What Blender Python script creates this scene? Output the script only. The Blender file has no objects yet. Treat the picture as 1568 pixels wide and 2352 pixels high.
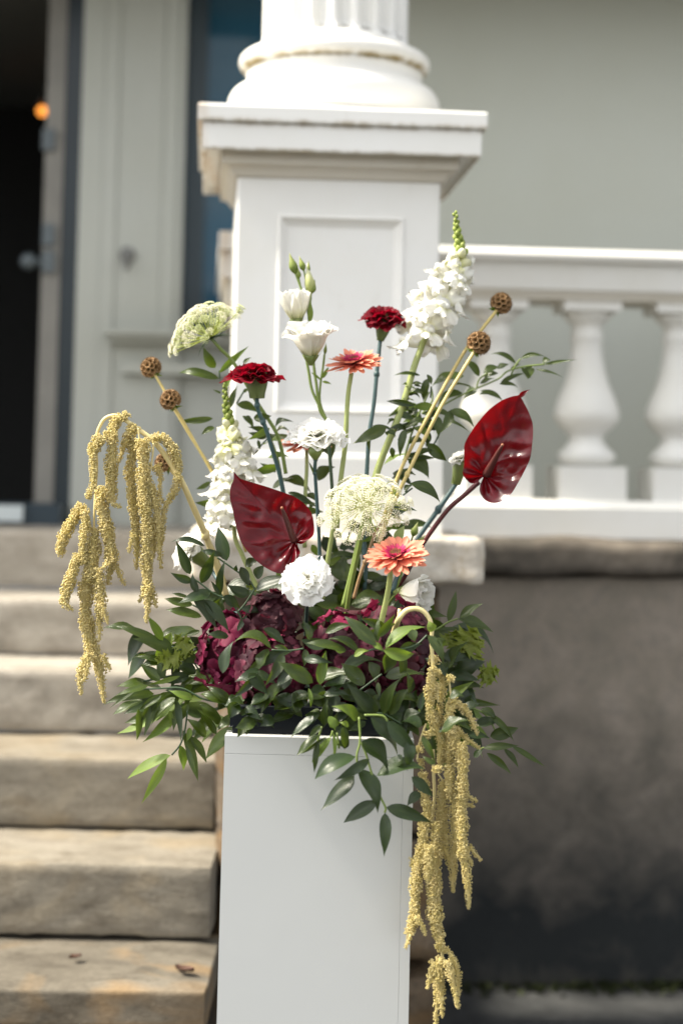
import bpy, math, random
import numpy as np
from mathutils import Vector, Matrix, noise
random.seed(7)
R = math.radians
SC = bpy.context.scene
COL = SC.collection

# ------------------------------------------------------------------ camera
CZ = 1.337                      # eye height above the ground
F = 3926.0                      # focal length in layout pixels (frame 1568 x 2352)
PITCH, ROLL = R(4.5), R(1.0)
PPX, PPY = 784.0, 1098.0 - F * math.tan(PITCH)
fw = Vector((0, math.cos(PITCH), math.sin(PITCH)))
x0 = Vector((1, 0, 0)); u0 = x0.cross(fw)
CX = x0 * math.cos(ROLL) + u0 * math.sin(ROLL)
CU = -x0 * math.sin(ROLL) + u0 * math.cos(ROLL)
CAMP = Vector((0, 0, CZ))
cam = bpy.data.cameras.new('camera'); cob = bpy.data.objects.new('camera', cam); COL.objects.link(cob)
cob.matrix_world = Matrix(((CX.x, CU.x, -fw.x, 0), (CX.y, CU.y, -fw.y, 0), (CX.z, CU.z, -fw.z, CZ), (0, 0, 0, 1)))
cam.sensor_fit = 'VERTICAL'; cam.sensor_height = 36.0
cam.lens = 36.0 * F / 2352.0
cam.shift_y = -(1176.0 - PPY) / 2352.0
cam.clip_start = 0.05; cam.clip_end = 500
cam.dof.use_dof = True; cam.dof.focus_distance = 2.74; cam.dof.aperture_fstop = 1.8; cam.dof.aperture_blades = 9
SC.camera = cob
SC.render.engine = 'CYCLES'
SC.cycles.use_denoising = True
SC.cycles.max_bounces = 10; SC.cycles.transmission_bounces = 6; SC.cycles.sample_clamp_indirect = 6

# ------------------------------------------------------------------ light
EL, AZ = R(52), R(4)
to_sun = Vector((-math.cos(EL) * math.cos(AZ), -math.cos(EL) * math.sin(AZ), math.sin(EL)))
w = bpy.data.worlds.new('World'); SC.world = w; w.use_nodes = True
nt = w.node_tree; nt.nodes.clear()
sky = nt.nodes.new('ShaderNodeTexSky'); sky.sky_type = 'NISHITA'; sky.sun_disc = False
sky.sun_elevation = EL; sky.sun_rotation = math.atan2(to_sun.x, to_sun.y)
sky.air_density = 1.0; sky.dust_density = 2.0; sky.ozone_density = 1.0
hs = nt.nodes.new('ShaderNodeHueSaturation'); hs.inputs['Saturation'].default_value = 0.12
bg = nt.nodes.new('ShaderNodeBackground'); bg.inputs['Strength'].default_value = 0.15
out = nt.nodes.new('ShaderNodeOutputWorld')
nt.links.new(sky.outputs[0], hs.inputs['Color']); nt.links.new(hs.outputs[0], bg.inputs['Color']); nt.links.new(bg.outputs[0], out.inputs[0])
sl = bpy.data.lights.new('sun', 'SUN'); sl.energy = 3.6; sl.angle = R(7); sl.color = (1.0, 0.92, 0.78)
so = bpy.data.objects.new('sun', sl); COL.objects.link(so); so.location = (-3, -1, 6)
so.rotation_euler = (-to_sun).to_track_quat('-Z', 'Y').to_euler()
vs = SC.view_settings; vs.view_transform = 'Standard'; vs.look = 'None'; vs.gamma = 1; vs.use_curve_mapping = False
vs.exposure = 1.42

# ------------------------------------------------------------------ projection helpers
def ray(px, py):
    return fw + CX * ((px - PPX) / F) - CU * ((py - PPY) / F)
def P(px, py, D):
    r = ray(px, py); return CAMP + r * (D / r.y)
def S(px, D):                    # layout pixels -> metres at distance D
    return px * D / F
def crop(cx, cy, sc):
    return lambda x, y: ((cx + x / sc) * 0.6272, (cy + y / sc) * 0.6272)
KS = {}
def defk(n, cx, cy, sc):
    KS[n] = (crop(cx, cy, sc), 0.6272 / sc)
defk('d', 0, 0, 0.6272)
defk('1', 400, 2100, 2.0907); defk('2', 900, 2050, 1.96); defk('3', 1400, 2100, 2.412)
defk('4', 1050, 2550, 2.6133); defk('5', 550, 1850, 2.6133); defk('6', 1050, 1550, 2.6133)
defk('7', 1250, 1250, 3.136); defk('8', 1400, 750, 2.0907); defk('9', 480, 950, 2.6133)
defk('10', 700, 1450, 2.6133); defk('11', 1450, 1350, 2.6133); defk('12', 950, 900, 2.6133)
defk('13', 1250, 1850, 2.6133); defk('14', 150, 1450, 2.045); defk('15', 1400, 2700, 2.24)
# building frame: origin on the pedestal front, right side turned slightly away
PSI = R(4.3)
BX = Vector((math.cos(PSI), math.sin(PSI), 0)); BY = Vector((-math.sin(PSI), math.cos(PSI), 0))
BO = P(776, 1222, 3.75); BO.z = 0
def B(px, py, d):                # pixel -> building coordinates on the plane at depth d
    r = ray(px, py); o = CAMP - BO
    t = (d - o.dot(BY)) / r.dot(BY)
    q = o + r * t
    return Vector((q.dot(BX), d, q.z))
def BW(v):                       # building coords -> world
    return BO + BX * v[0] + BY * v[1] + Vector((0, 0, v[2]))

# ------------------------------------------------------------------ objects
ORG = {}
def tag(o, label=None, cat=None, group=None, kind=None):
    if label: o['label'] = label
    if cat: o['category'] = cat
    if group: o['group'] = group
    if kind: o['kind'] = kind
    return o
def thing(name, label, cat, loc, group=None, rz=0.0, org=None, kind=None):
    o = bpy.data.objects.new(name, None); COL.objects.link(o)
    o.empty_display_size = 0.05
    o.location = loc; o.rotation_euler = (0, 0, rz)
    ORG[o.name] = Vector(org if org is not None else loc)
    return tag(o, label, cat, group, kind)
def bthing(name, label, cat, l, group=None, kind=None):
    return thing(name, label, cat, BW(l), group, PSI, l, kind)
class MB:
    def __init__(s): s.v = []; s.f = []; s.uv = []; s.m = []
    def add(s, vs, fs, uvs=None, m=0):
        b = len(s.v); s.v.extend([tuple(q) for q in vs])
        s.uv.extend(uvs if uvs else [(0, 0)] * len(vs))
        for f in fs: s.f.append(tuple(i + b for i in f)); s.m.append(m)
    def grid(s, nu, nv, fn, m=0):
        vs = []; uv = []
        for j in range(nv + 1):
            for i in range(nu + 1):
                u, v = i / nu, j / nv
                vs.append(fn(u, v)); uv.append((u, v))
        fs = [(j * (nu + 1) + i, j * (nu + 1) + i + 1, (j + 1) * (nu + 1) + i + 1, (j + 1) * (nu + 1) + i) for j in range(nv) for i in range(nu)]
        s.add(vs, fs, uv, m)
    def box(s, a, b, m=0):
        x0, y0, z0 = a; x1, y1, z1 = b
        vs = [(x0, y0, z0), (x1, y0, z0), (x1, y1, z0), (x0, y1, z0), (x0, y0, z1), (x1, y0, z1), (x1, y1, z1), (x0, y1, z1)]
        s.add(vs, [(0, 3, 2, 1), (4, 5, 6, 7), (0, 1, 5, 4), (1, 2, 6, 5), (2, 3, 7, 6), (3, 0, 4, 7)], None, m)
    def tube(s, pts, rad, n=8, m=0, cap=True):
        pts = [Vector(p) for p in pts]
        k = len(pts); ref = Vector((0.3, -1, 0.2)); vs = []; uv = []
        prev = None
        for i in range(k):
            t = (pts[min(i + 1, k - 1)] - pts[max(i - 1, 0)])
            t = t.normalized() if t.length > 1e-9 else Vector((0, 0, 1))
            a = ref - t * ref.dot(t) if prev is None else prev - t * prev.dot(t)
            if a.length < 1e-6: a = Vector((1, 0, 0)) - t * t.x
            a.normalize(); prev = a; b = t.cross(a)
            for j in range(n):
                th = 2 * math.pi * j / n
                vs.append(pts[i] + (a * math.cos(th) + b * math.sin(th)) * rad[i]); uv.append((j / n, i / max(1, k - 1)))
        fs = [(i * n + j, i * n + (j + 1) % n, (i + 1) * n + (j + 1) % n, (i + 1) * n + j) for i in range(k - 1) for j in range(n)]
        if cap: fs.append(tuple(range(n - 1, -1, -1))); fs.append(tuple((k - 1) * n + j for j in range(n)))
        s.add(vs, fs, uv, m)
    def lathe(s, prof, n=24, ctr=(0, 0, 0), M=None, m=0, cap=True):
        vs = []; uv = []
        for i, (r, z) in enumerate(prof):
            for j in range(n):
                th = 2 * math.pi * j / n
                q = Vector((r * math.cos(th), r * math.sin(th), z))
                q = (M @ q) if M else q + Vector(ctr)
                vs.append(q); uv.append((j / n, i / max(1, len(prof) - 1)))
        k = len(prof)
        fs = [(i * n + j, i * n + (j + 1) % n, (i + 1) * n + (j + 1) % n, (i + 1) * n + j) for i in range(k - 1) for j in range(n)]
        if cap: fs.append(tuple(range(n - 1, -1, -1))); fs.append(tuple((k - 1) * n + j for j in range(n)))
        s.add(vs, fs, uv, m)
    def sphere(s, c, r, nu=8, nv=6, M=None, m=0):
        rx, ry, rz = r if isinstance(r, (tuple, list)) else (r, r, r)
        c = Vector(c)
        def fn(u, v):
            th = 2 * math.pi * u; ph = math.pi * (v - 0.5) * 0.999
            q = Vector((rx * math.cos(ph) * math.cos(th), ry * math.cos(ph) * math.sin(th), rz * math.sin(ph)))
            return c + ((M @ q) if M else q)
        s.grid(nu, nv, fn, m)
    def mesh(s, name, mats, smooth=True, off=None):
        me = bpy.data.meshes.new(name)
        vs = s.v if off is None else [(a - off[0], b - off[1], c - off[2]) for a, b, c in s.v]
        me.from_pydata(vs, [], s.f)
        uvl = me.uv_layers.new(name='UVMap')
        li = np.empty(len(me.loops), dtype=np.int32); me.loops.foreach_get('vertex_index', li)
        uvl.data.foreach_set('uv', np.array(s.uv, dtype=np.float32)[li].ravel())
        for q in (mats if isinstance(mats, (list, tuple)) else [mats]): me.materials.append(q)
        me.polygons.foreach_set('material_index', np.array(s.m, dtype=np.int32))
        me.polygons.foreach_set('use_smooth', np.full(len(s.f), smooth))
        me.update(); return me
    def build(s, name, mats, parent=None, smooth=True, org=None):
        off = ORG[parent.name] if parent is not None else (Vector(org) if org is not None else Vector())
        o = bpy.data.objects.new(name, s.mesh(name, mats, smooth, off)); COL.objects.link(o)
        if parent is not None: o.parent = parent
        else: o.location = off
        ORG[o.name] = Vector(off)
        return o
def inst(mesh, name, parent, M):
    o = bpy.data.objects.new(name, mesh); COL.objects.link(o); o.parent = parent
    o.matrix_local = Matrix.Translation(-ORG[parent.name]) @ M
    return o
def smoothpath(pts, rad, step=8):
    """Catmull-Rom resample of points and radii."""
    P_ = [Vector(p) for p in pts]; o = []; orr = []
    n = len(P_)
    for i in range(n - 1):
        a, b, c, d = P_[max(i - 1, 0)], P_[i], P_[i + 1], P_[min(i + 2, n - 1)]
        for k in range(step):
            t = k / step
            o.append(0.5 * ((2 * b) + (c - a) * t + (2 * a - 5 * b + 4 * c - d) * t * t + (3 * b - a - 3 * c + d) * t ** 3))
            orr.append(rad[i] + (rad[i + 1] - rad[i]) * t)
    o.append(P_[-1]); orr.append(rad[-1])
    return o, orr
def frame(axis, hint=(0, 0, 1)):
    a = Vector(axis).normalized(); h = Vector(hint)
    e1 = h - a * h.dot(a)
    if e1.length < 1e-3: e1 = Vector((1, 0, 0)) - a * a.x
    e1.normalize(); return a, e1, a.cross(e1)
def mat4(X, Y, Z, T):
    return Matrix(((X.x, Y.x, Z.x, T.x), (X.y, Y.y, Z.y, T.y), (X.z, Y.z, Z.z, T.z), (0, 0, 0, 1)))

# ------------------------------------------------------------------ materials
def newmat(name):
    m = bpy.data.materials.new(name); m.use_nodes = True; t = m.node_tree
    return m, t, t.nodes['Principled BSDF'], t.nodes['Material Output']
def N(t, typ, **kw):
    n = t.nodes.new(typ)
    for k, v in kw.items():
        if k in n.inputs: n.inputs[k].default_value = v
        else: setattr(n, k, v)
    return n
def ramp(t, src, stops):
    r = N(t, 'ShaderNodeValToRGB'); e = r.color_ramp.elements
    while len(e) < len(stops): e.new(0.5)
    for i, (p, c) in enumerate(stops):
        e[i].position = p; e[i].color = (*c, 1) if len(c) == 3 else c
    t.links.new(src, r.inputs[0]); return r.outputs[0]
def mix(t, f, a, b, mode='MIX'):
    n = N(t, 'ShaderNodeMix', data_type='RGBA', blend_type=mode)
    for s_, v in ((0, f), (6, a), (7, b)):
        if isinstance(v, (int, float)): n.inputs[s_].default_value = v
        elif isinstance(v, tuple): n.inputs[s_].default_value = (*v, 1)
        else: t.links.new(v, n.inputs[s_])
    return n.outputs[2]
def math_(t, op, a, b=0.0, clamp=False):
    n = N(t, 'ShaderNodeMath', operation=op, use_clamp=clamp)
    for i, v in enumerate((a, b)):
        if isinstance(v, (int, float)): n.inputs[i].default_value = v
        else: t.links.new(v, n.inputs[i])
    return n.outputs[0]
def tex(t, scale, detail=4, rough=0.55, coord='Object', stretch=None, dist=0.0):
    c = N(t, 'ShaderNodeTexCoord')
    src = c.outputs[coord]
    if stretch:
        mp = N(t, 'ShaderNodeMapping'); mp.inputs['Scale'].default_value = stretch
        t.links.new(src, mp.inputs[0]); src = mp.outputs[0]
    n = N(t, 'ShaderNodeTexNoise', Scale=scale, Detail=detail, Roughness=rough, Distortion=dist)
    t.links.new(src, n.inputs['Vector']); return n.outputs[0]
def bump(t, b, h, strength=0.3, dist=0.002):
    n = N(t, 'ShaderNodeBump', Strength=strength, Distance=dist)
    t.links.new(h, n.inputs['Height']); t.links.new(n.outputs[0], b.inputs['Normal'])
def translucent(t, b, o, colsock, fac):
    """thin petal / leaf: part of the light passes through"""
    tr = N(t, 'ShaderNodeBsdfTranslucent'); mx = N(t, 'ShaderNodeMixShader'); mx.inputs[0].default_value = fac
    if isinstance(colsock, tuple): tr.inputs[0].default_value = (*colsock, 1)
    else: t.links.new(colsock, tr.inputs[0])
    t.links.new(b.outputs[0], mx.inputs[1]); t.links.new(tr.outputs[0], mx.inputs[2]); t.links.new(mx.outputs[0], o.inputs[0])
def leaf_mat(name, c1, c2, tip, rough=0.38, tr=0.22):
    m, t, b, o = newmat(name)
    oi = N(t, 'ShaderNodeObjectInfo'); uv = N(t, 'ShaderNodeTexCoord'); sp = N(t, 'ShaderNodeSeparateXYZ')
    t.links.new(uv.outputs['UV'], sp.inputs[0])
    base = mix(t, oi.outputs['Random'], c1, c2)
    blot = tex(t, 2.2, 3, 0.6, 'UV')
    base = mix(t, ramp(t, blot, [(0.45, (0, 0, 0)), (0.75, (0.55, 0.55, 0.55))]), base, tip)
    # midrib and parallel veins
    d = math_(t, 'ABSOLUTE', math_(t, 'SUBTRACT', sp.outputs[0], 0.5))
    rib = math_(t, 'SUBTRACT', 1.0, math_(t, 'MULTIPLY', d, 28.0), True)
    vein = math_(t, 'MULTIPLY', math_(t, 'ADD', math_(t, 'SINE', math_(t, 'MULTIPLY', sp.outputs[0], 85.0)), 1.0), 0.5)
    base = mix(t, math_(t, 'MULTIPLY', rib, 0.4), base, tip)
    base = mix(t, math_(t, 'MULTIPLY', vein, 0.18), base, tip)
    t.links.new(base, b.inputs['Base Color'])
    b.inputs['Roughness'].default_value = rough; b.inputs['Specular IOR Level'].default_value = 0.4
    bump(t, b, math_(t, 'ADD', vein, math_(t, 'MULTIPLY', tex(t, 6, 3, 0.5, 'UV'), 2.0)), 0.25, 0.0012)
    translucent(t, b, o, mix(t, 0.6, base, (0.28, 0.42, 0.02)), tr)
    return m
def petal_mat(name, stops, rough=0.6, tr=0.35, jitter=0.12, trcol=None, streak=True):
    m, t, b, o = newmat(name)
    uv = N(t, 'ShaderNodeTexCoord'); sp = N(t, 'ShaderNodeSeparateXYZ'); t.links.new(uv.outputs['UV'], sp.inputs[0])
    col = ramp(t, sp.outputs[1], stops)
    oi = N(t, 'ShaderNodeObjectInfo')
    hv = N(t, 'ShaderNodeHueSaturation'); t.links.new(col, hv.inputs['Color'])
    t.links.new(math_(t, 'ADD', math_(t, 'MULTIPLY', oi.outputs['Random'], 2 * jitter), 1.0 - jitter), hv.inputs['Value'])
    col = hv.outputs[0]
    t.links.new(col, b.inputs['Base Color']); b.inputs['Roughness'].default_value = rough
    b.inputs['Specular IOR Level'].default_value = 0.3
    if streak:
        bump(t, b, tex(t, 14, 3, 0.5, 'UV', (4, 0.5, 1)), 0.25, 0.001)
    translucent(t, b, o, col if trcol is None else trcol, tr)
    return m
def plain(name, c, rough=0.5, c2=None, scale=20, bumpd=0.0, sss=0, spec=0.4):
    m, t, b, o = newmat(name)
    if c2:
        t.links.new(mix(t, tex(t, scale, 4, 0.6), c, c2), b.inputs['Base Color'])
    else: b.inputs['Base Color'].default_value = (*c, 1)
    b.inputs['Roughness'].default_value = rough; b.inputs['Specular IOR Level'].default_value = spec
    if bumpd: bump(t, b, tex(t, scale * 2, 4, 0.6), 0.4, bumpd)
    return m
def stem_mat(name, c1, c2, rough=0.45):
    m, t, b, o = newmat(name)
    base = mix(t, tex(t, 30, 3, 0.6, 'Object', (1, 1, 0.15)), c1, c2)
    t.links.new(base, b.inputs['Base Color']); b.inputs['Roughness'].default_value = rough
    bump(t, b, tex(t, 160, 2, 0.5, 'Object', (1, 1, 0.1)), 0.3, 0.0006)
    return m
def paint_mat(name, c, dirt=(0.32, 0.25, 0.14), amount=0.35, bands=(), rough=0.55, streaks=True, scale=3.0, corner=None):
    """old oil paint: brush relief, faint blotches, grime of its own shape; bands = (z, half height, strength)"""
    m, t, b, o = newmat(name)
    g = N(t, 'ShaderNodeNewGeometry'); sp = N(t, 'ShaderNodeSeparateXYZ'); t.links.new(g.outputs['Position'], sp.inputs[0])
    n1 = tex(t, scale, 5, 0.6); n2 = tex(t, scale * 9, 5, 0.65, 'Object', (1, 1, 0.35))
    col = mix(t, ramp(t, n1, [(0.35, (0, 0, 0)), (0.75, (1, 1, 1))]), c, tuple(q * k for q, k in zip(c, (0.93, 0.92, 0.88))))
    mask = math_(t, 'MULTIPLY', ramp(t, n2, [(0.62, (0, 0, 0)), (0.8, (1, 1, 1))]), amount)
    col = mix(t, mask, col, dirt)
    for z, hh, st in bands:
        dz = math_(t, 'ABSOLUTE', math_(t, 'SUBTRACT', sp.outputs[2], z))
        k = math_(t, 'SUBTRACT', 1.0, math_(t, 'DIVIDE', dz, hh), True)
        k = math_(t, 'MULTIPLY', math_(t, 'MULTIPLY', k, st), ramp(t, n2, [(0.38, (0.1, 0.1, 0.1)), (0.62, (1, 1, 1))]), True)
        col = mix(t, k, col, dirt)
    if corner:   # rusty weathering on one old corner
        dx_ = math_(t, 'ABSOLUTE', math_(t, 'SUBTRACT', sp.outputs[0], corner[0])); k = math_(t, 'SUBTRACT', 1.0, math_(t, 'DIVIDE', dx_, corner[1]), True)
        col = mix(t, math_(t, 'MULTIPLY', math_(t, 'MULTIPLY', k, ramp(t, n2, [(0.3, (0.2, 0.2, 0.2)), (0.6, (1, 1, 1))])), 0.55), col, (0.46, 0.27, 0.09))
    t.links.new(col, b.inputs['Base Color']); b.inputs['Roughness'].default_value = rough
    bump(t, b, tex(t, 60, 4, 0.6, 'Object', (1, 1, 0.3)), 0.18, 0.0015)
    return m
def stone_mat(name, cols, scale=4.0, stain=(0.05, 0.045, 0.035), stain_amt=0.6, ochre=None, rough=0.9, bumpd=0.006, stretch=(1, 1, 1), zdark=None):
    m, t, b, o = newmat(name)
    n1 = tex(t, scale, 6, 0.62, 'Object', stretch, 0.4); n2 = tex(t, scale * 3.3, 6, 0.7, 'Object', stretch); n3 = tex(t, scale * 16, 4, 0.7)
    col = ramp(t, n1, [(0.25 + 0.5 * i / max(1, len(cols) - 1), c) for i, c in enumerate(cols)])
    col = mix(t, math_(t, 'MULTIPLY', ramp(t, n2, [(0.48, (0, 0, 0)), (0.68, (1, 1, 1))]), stain_amt), col, stain)
    if ochre:
        n4 = tex(t, scale * 0.7, 3, 0.5, 'Object', (1, 1, 2.0), 0.8)
        col = mix(t, math_(t, 'MULTIPLY', ramp(t, n4, [(0.5, (0, 0, 0)), (0.66, (1, 1, 1))]), 0.6), col, ochre)
    if zdark:    # damp wall: z centre, half height, colour
        g = N(t, 'ShaderNodeNewGeometry'); sp = N(t, 'ShaderNodeSeparateXYZ'); t.links.new(g.outputs['Position'], sp.inputs[0])
        wob = math_(t, 'MULTIPLY', math_(t, 'SUBTRACT', n1, 0.5), 0.5)
        k = math_(t, 'SUBTRACT', 1.0, math_(t, 'DIVIDE', math_(t, 'ABSOLUTE', math_(t, 'SUBTRACT', math_(t, 'ADD', sp.outputs[2], wob), zdark[0])), zdark[1]), True)
        col = mix(t, math_(t, 'MULTIPLY', k, zdark[3], True), col, zdark[2])
    col = mix(t, 0.35, col, mix(t, 1.0, col, ramp(t, n3, [(0.3, (0.35, 0.35, 0.35)), (0.7, (1, 1, 1))]), 'MULTIPLY'))
    t.links.new(col, b.inputs['Base Color']); b.inputs['Roughness'].default_value = rough
    b.inputs['Specular IOR Level'].default_value = 0.25
    bump(t, b, math_(t, 'ADD', n2, math_(t, 'MULTIPLY', n3, 0.4)), 0.6, bumpd)
    return m
# ================================================================== SETTING
def zB(py, d, px=776): return B(px, py, d).z
Z_SLAB = zB(1224, -0.06); Z_CAPT = zB(243, -0.095); Z_CAPB = zB(350, -0.083); Z_FIL = zB(285, -0.09)
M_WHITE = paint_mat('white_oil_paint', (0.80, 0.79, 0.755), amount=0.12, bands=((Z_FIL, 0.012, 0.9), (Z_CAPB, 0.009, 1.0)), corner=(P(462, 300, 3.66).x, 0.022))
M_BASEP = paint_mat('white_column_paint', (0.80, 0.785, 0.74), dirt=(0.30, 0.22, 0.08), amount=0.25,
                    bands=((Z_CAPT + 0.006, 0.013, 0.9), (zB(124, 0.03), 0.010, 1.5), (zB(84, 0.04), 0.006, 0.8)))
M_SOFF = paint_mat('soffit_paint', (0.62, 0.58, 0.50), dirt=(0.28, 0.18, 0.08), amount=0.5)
M_BAL = paint_mat('balustrade_paint', (0.80, 0.79, 0.75), dirt=(0.36, 0.30, 0.20), amount=0.25, scale=5)
M_WALL = paint_mat('grey_green_wall_paint', (0.50, 0.52, 0.47), amount=0.03, rough=0.8, scale=1.2)
M_CASE = paint_mat('casing_paint', (0.40, 0.415, 0.38), amount=0.03, rough=0.6, scale=2)
M_STEP = stone_mat('step_stone', [(0.07, 0.06, 0.046), (0.145, 0.127, 0.098), (0.215, 0.19, 0.15)], 5.0, (0.06, 0.05, 0.036), 0.75, (0.30, 0.19, 0.085), stretch=(0.7, 1, 1.6))
M_STEP2 = stone_mat('pale_step_stone', [(0.24, 0.215, 0.175), (0.36, 0.33, 0.28), (0.44, 0.405, 0.35)], 4.5, (0.17, 0.145, 0.115), 0.6, None, stretch=(0.7, 1, 1.6))
M_STEP3 = stone_mat('beige_step_stone', [(0.15, 0.13, 0.10), (0.24, 0.214, 0.168), (0.30, 0.27, 0.22)], 4.5, (0.11, 0.09, 0.065), 0.7, (0.28, 0.225, 0.145), stretch=(0.7, 1, 1.6))
M_SLAB = stone_mat('pale_limestone', [(0.36, 0.31, 0.24), (0.58, 0.53, 0.45), (0.70, 0.66, 0.58)], 9, (0.30, 0.21, 0.10), 0.55, None, 0.85, 0.004)
M_PIER = stone_mat('pier_stone', [(0.05, 0.037, 0.025), (0.12, 0.09, 0.06), (0.16, 0.13, 0.10)], 6, (0.03, 0.025, 0.02), 0.6, (0.16, 0.09, 0.03), bumpd=0.012)
M_TWALL = stone_mat('damp_terrace_stone', [(0.21, 0.188, 0.15), (0.28, 0.242, 0.196), (0.335, 0.288, 0.24)], 6.5, (0.17, 0.155, 0.135), 0.5, None, 0.9, 0.008, zdark=(0.12, 0.66, (0.022, 0.025, 0.026), 1.08))
M_COPE = stone_mat('coping_stone', [(0.05, 0.045, 0.037), (0.13, 0.112, 0.09), (0.24, 0.205, 0.165)], 5, (0.035, 0.03, 0.025), 0.6, None, 0.9, 0.006)
M_GROUND = stone_mat('old_cobble_ground', [(0.018, 0.019, 0.02), (0.05, 0.052, 0.052), (0.095, 0.095, 0.093)], 4, (0.03, 0.03, 0.03), 0.5, None, 0.85, 0.02)
M_FLOOR = stone_mat('porch_floor_stone', [(0.25, 0.22, 0.18), (0.40, 0.36, 0.30), (0.45, 0.41, 0.35)], 3, (0.12, 0.1, 0.08), 0.4)
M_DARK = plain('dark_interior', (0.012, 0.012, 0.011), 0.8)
M_DOORP = plain('blue_black_door_paint', (0.012, 0.022, 0.028), 0.3, (0.02, 0.032, 0.04), 3)
M_POST = plain('worn_cream_edge', (0.27, 0.26, 0.23), 0.5, (0.13, 0.125, 0.115), 6)
M_FRAMEP = plain('slate_window_frame', (0.035, 0.055, 0.07), 0.4)
M_IRON = plain('dull_metal', (0.16, 0.16, 0.15), 0.35)
m, t, b, o = newmat('window_glass_painted_sky')       # blue sky reflection painted into the panes' base colour
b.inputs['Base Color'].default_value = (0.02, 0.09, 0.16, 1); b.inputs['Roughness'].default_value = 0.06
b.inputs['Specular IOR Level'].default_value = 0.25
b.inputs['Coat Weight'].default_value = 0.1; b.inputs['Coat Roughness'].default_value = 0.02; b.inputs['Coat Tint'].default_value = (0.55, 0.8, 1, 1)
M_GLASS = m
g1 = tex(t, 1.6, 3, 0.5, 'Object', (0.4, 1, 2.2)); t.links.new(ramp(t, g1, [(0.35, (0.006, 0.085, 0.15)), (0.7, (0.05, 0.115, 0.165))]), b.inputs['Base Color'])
m, t, b, o = newmat('lamp_glow'); b.inputs['Emission Color'].default_value = (1.0, 0.33, 0.05, 1); b.inputs['Emission Strength'].default_value = 1.0; b.inputs['Base Color'].default_value = (0.3, 0.1, 0.02, 1); M_GLOW = m

ZF = zB(1222, 1.2, 250) - 0.002                   # porch floor level, the top step's level
def rock(mb, amp, fr, seed=0, keep=None):
    o = []
    for q in mb.v:
        v = Vector(q); n = noise.noise_vector(v * fr + Vector((seed, seed * 2, 0)))
        if keep: n = Vector((n.x * keep[0], n.y * keep[1], n.z * keep[2]))
        o.append(tuple(v + n * amp))
    mb.v = o
def block(a, b, nx=10, ny=4, nz=4, bev=0.008):
    """a stone block as a fine box grid so that its arrises can wander"""
    mb = MB(); a = Vector(a); b_ = Vector(b)
    def L(u, v, ax):
        p, q, r_ = ax
        def fn(i, j):
            c = [0, 0, 0]; c[p] = a[p] + (b_[p] - a[p]) * i; c[q] = a[q] + (b_[q] - a[q]) * j; c[r_[0]] = (a, b_)[r_[1]][r_[0]]
            return tuple(c)
        mb.grid(u, v, fn)
    L(nx, nz, (0, 2, (1, 0))); L(nx, nz, (0, 2, (1, 1))); L(nx, ny, (0, 1, (2, 0))); L(nx, ny, (0, 1, (2, 1))); L(ny, nz, (1, 2, (0, 0))); L(ny, nz, (1, 2, (0, 1)))
    c = (a + b_) / 2; h = (b_ - a) / 2
    o = []
    for q in mb.v:                               # round the arrises
        v = Vector(q) - c; e = sum(1 for i in range(3) if abs(abs(v[i]) - abs(h[i])) < 1e-6)
        if e >= 2:
            for i in range(3):
                if abs(abs(v[i]) - abs(h[i])) < 1e-6: v[i] -= math.copysign(bev * 0.5, v[i])
        o.append(tuple(v + c))
    mb.v = o
    return mb

# ---- ground
g = MB()
g.grid(60, 40, lambda u, v: ((u - 0.5) * 9, 0.5 + v * 6, 0.012 * noise.noise(Vector(((u - 0.5) * 40, v * 30, 0))) + 0.006 * noise.noise(Vector(((u - 0.5) * 110, v * 90, 3)))))
g.box((-90, -90, -0.3), (90, 90, -0.03))
tag(g.build('ground', M_GROUND), kind='structure')
# ---- porch floor, and an unseen ceiling shaped to shade the wall (structure)
lx0 = -4.2; lx1 = 6.0
fl = MB(); fl.box((-4.2, 1.7, ZF - 0.1), (6.0, 5.5, ZF)); fl.box((0.5, 1.2, ZF - 0.1), (6.0, 1.6985, ZF - 0.001))
o = fl.build('porch_floor', M_FLOOR, None, False); o.location = BO; o.rotation_euler = (0, 0, PSI); tag(o, kind='structure')
ZC = CZ + 3.5
M_CEIL = plain('shading_ceiling_dark', (0.16, 0.165, 0.15), 0.8)
def slab_(name, a, b_, mat):
    q_ = MB(); q_.box(a, b_); o = q_.build(name, mat, None, False); o.location = BO; o.rotation_euler = (0, 0, PSI); return tag(o, kind='structure')
slab_('unseen_shading_ceiling', (-6, 1.24, CZ + 1.74), (8, 4.6, CZ + 2.1), M_CEIL)  # out-of-view slab, set low and dark to shade the wall top
slab_('column_beam', (-0.35, 0.06, ZC + 0.001), (8, 0.40, ZC + 0.5), M_WALL)

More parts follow.
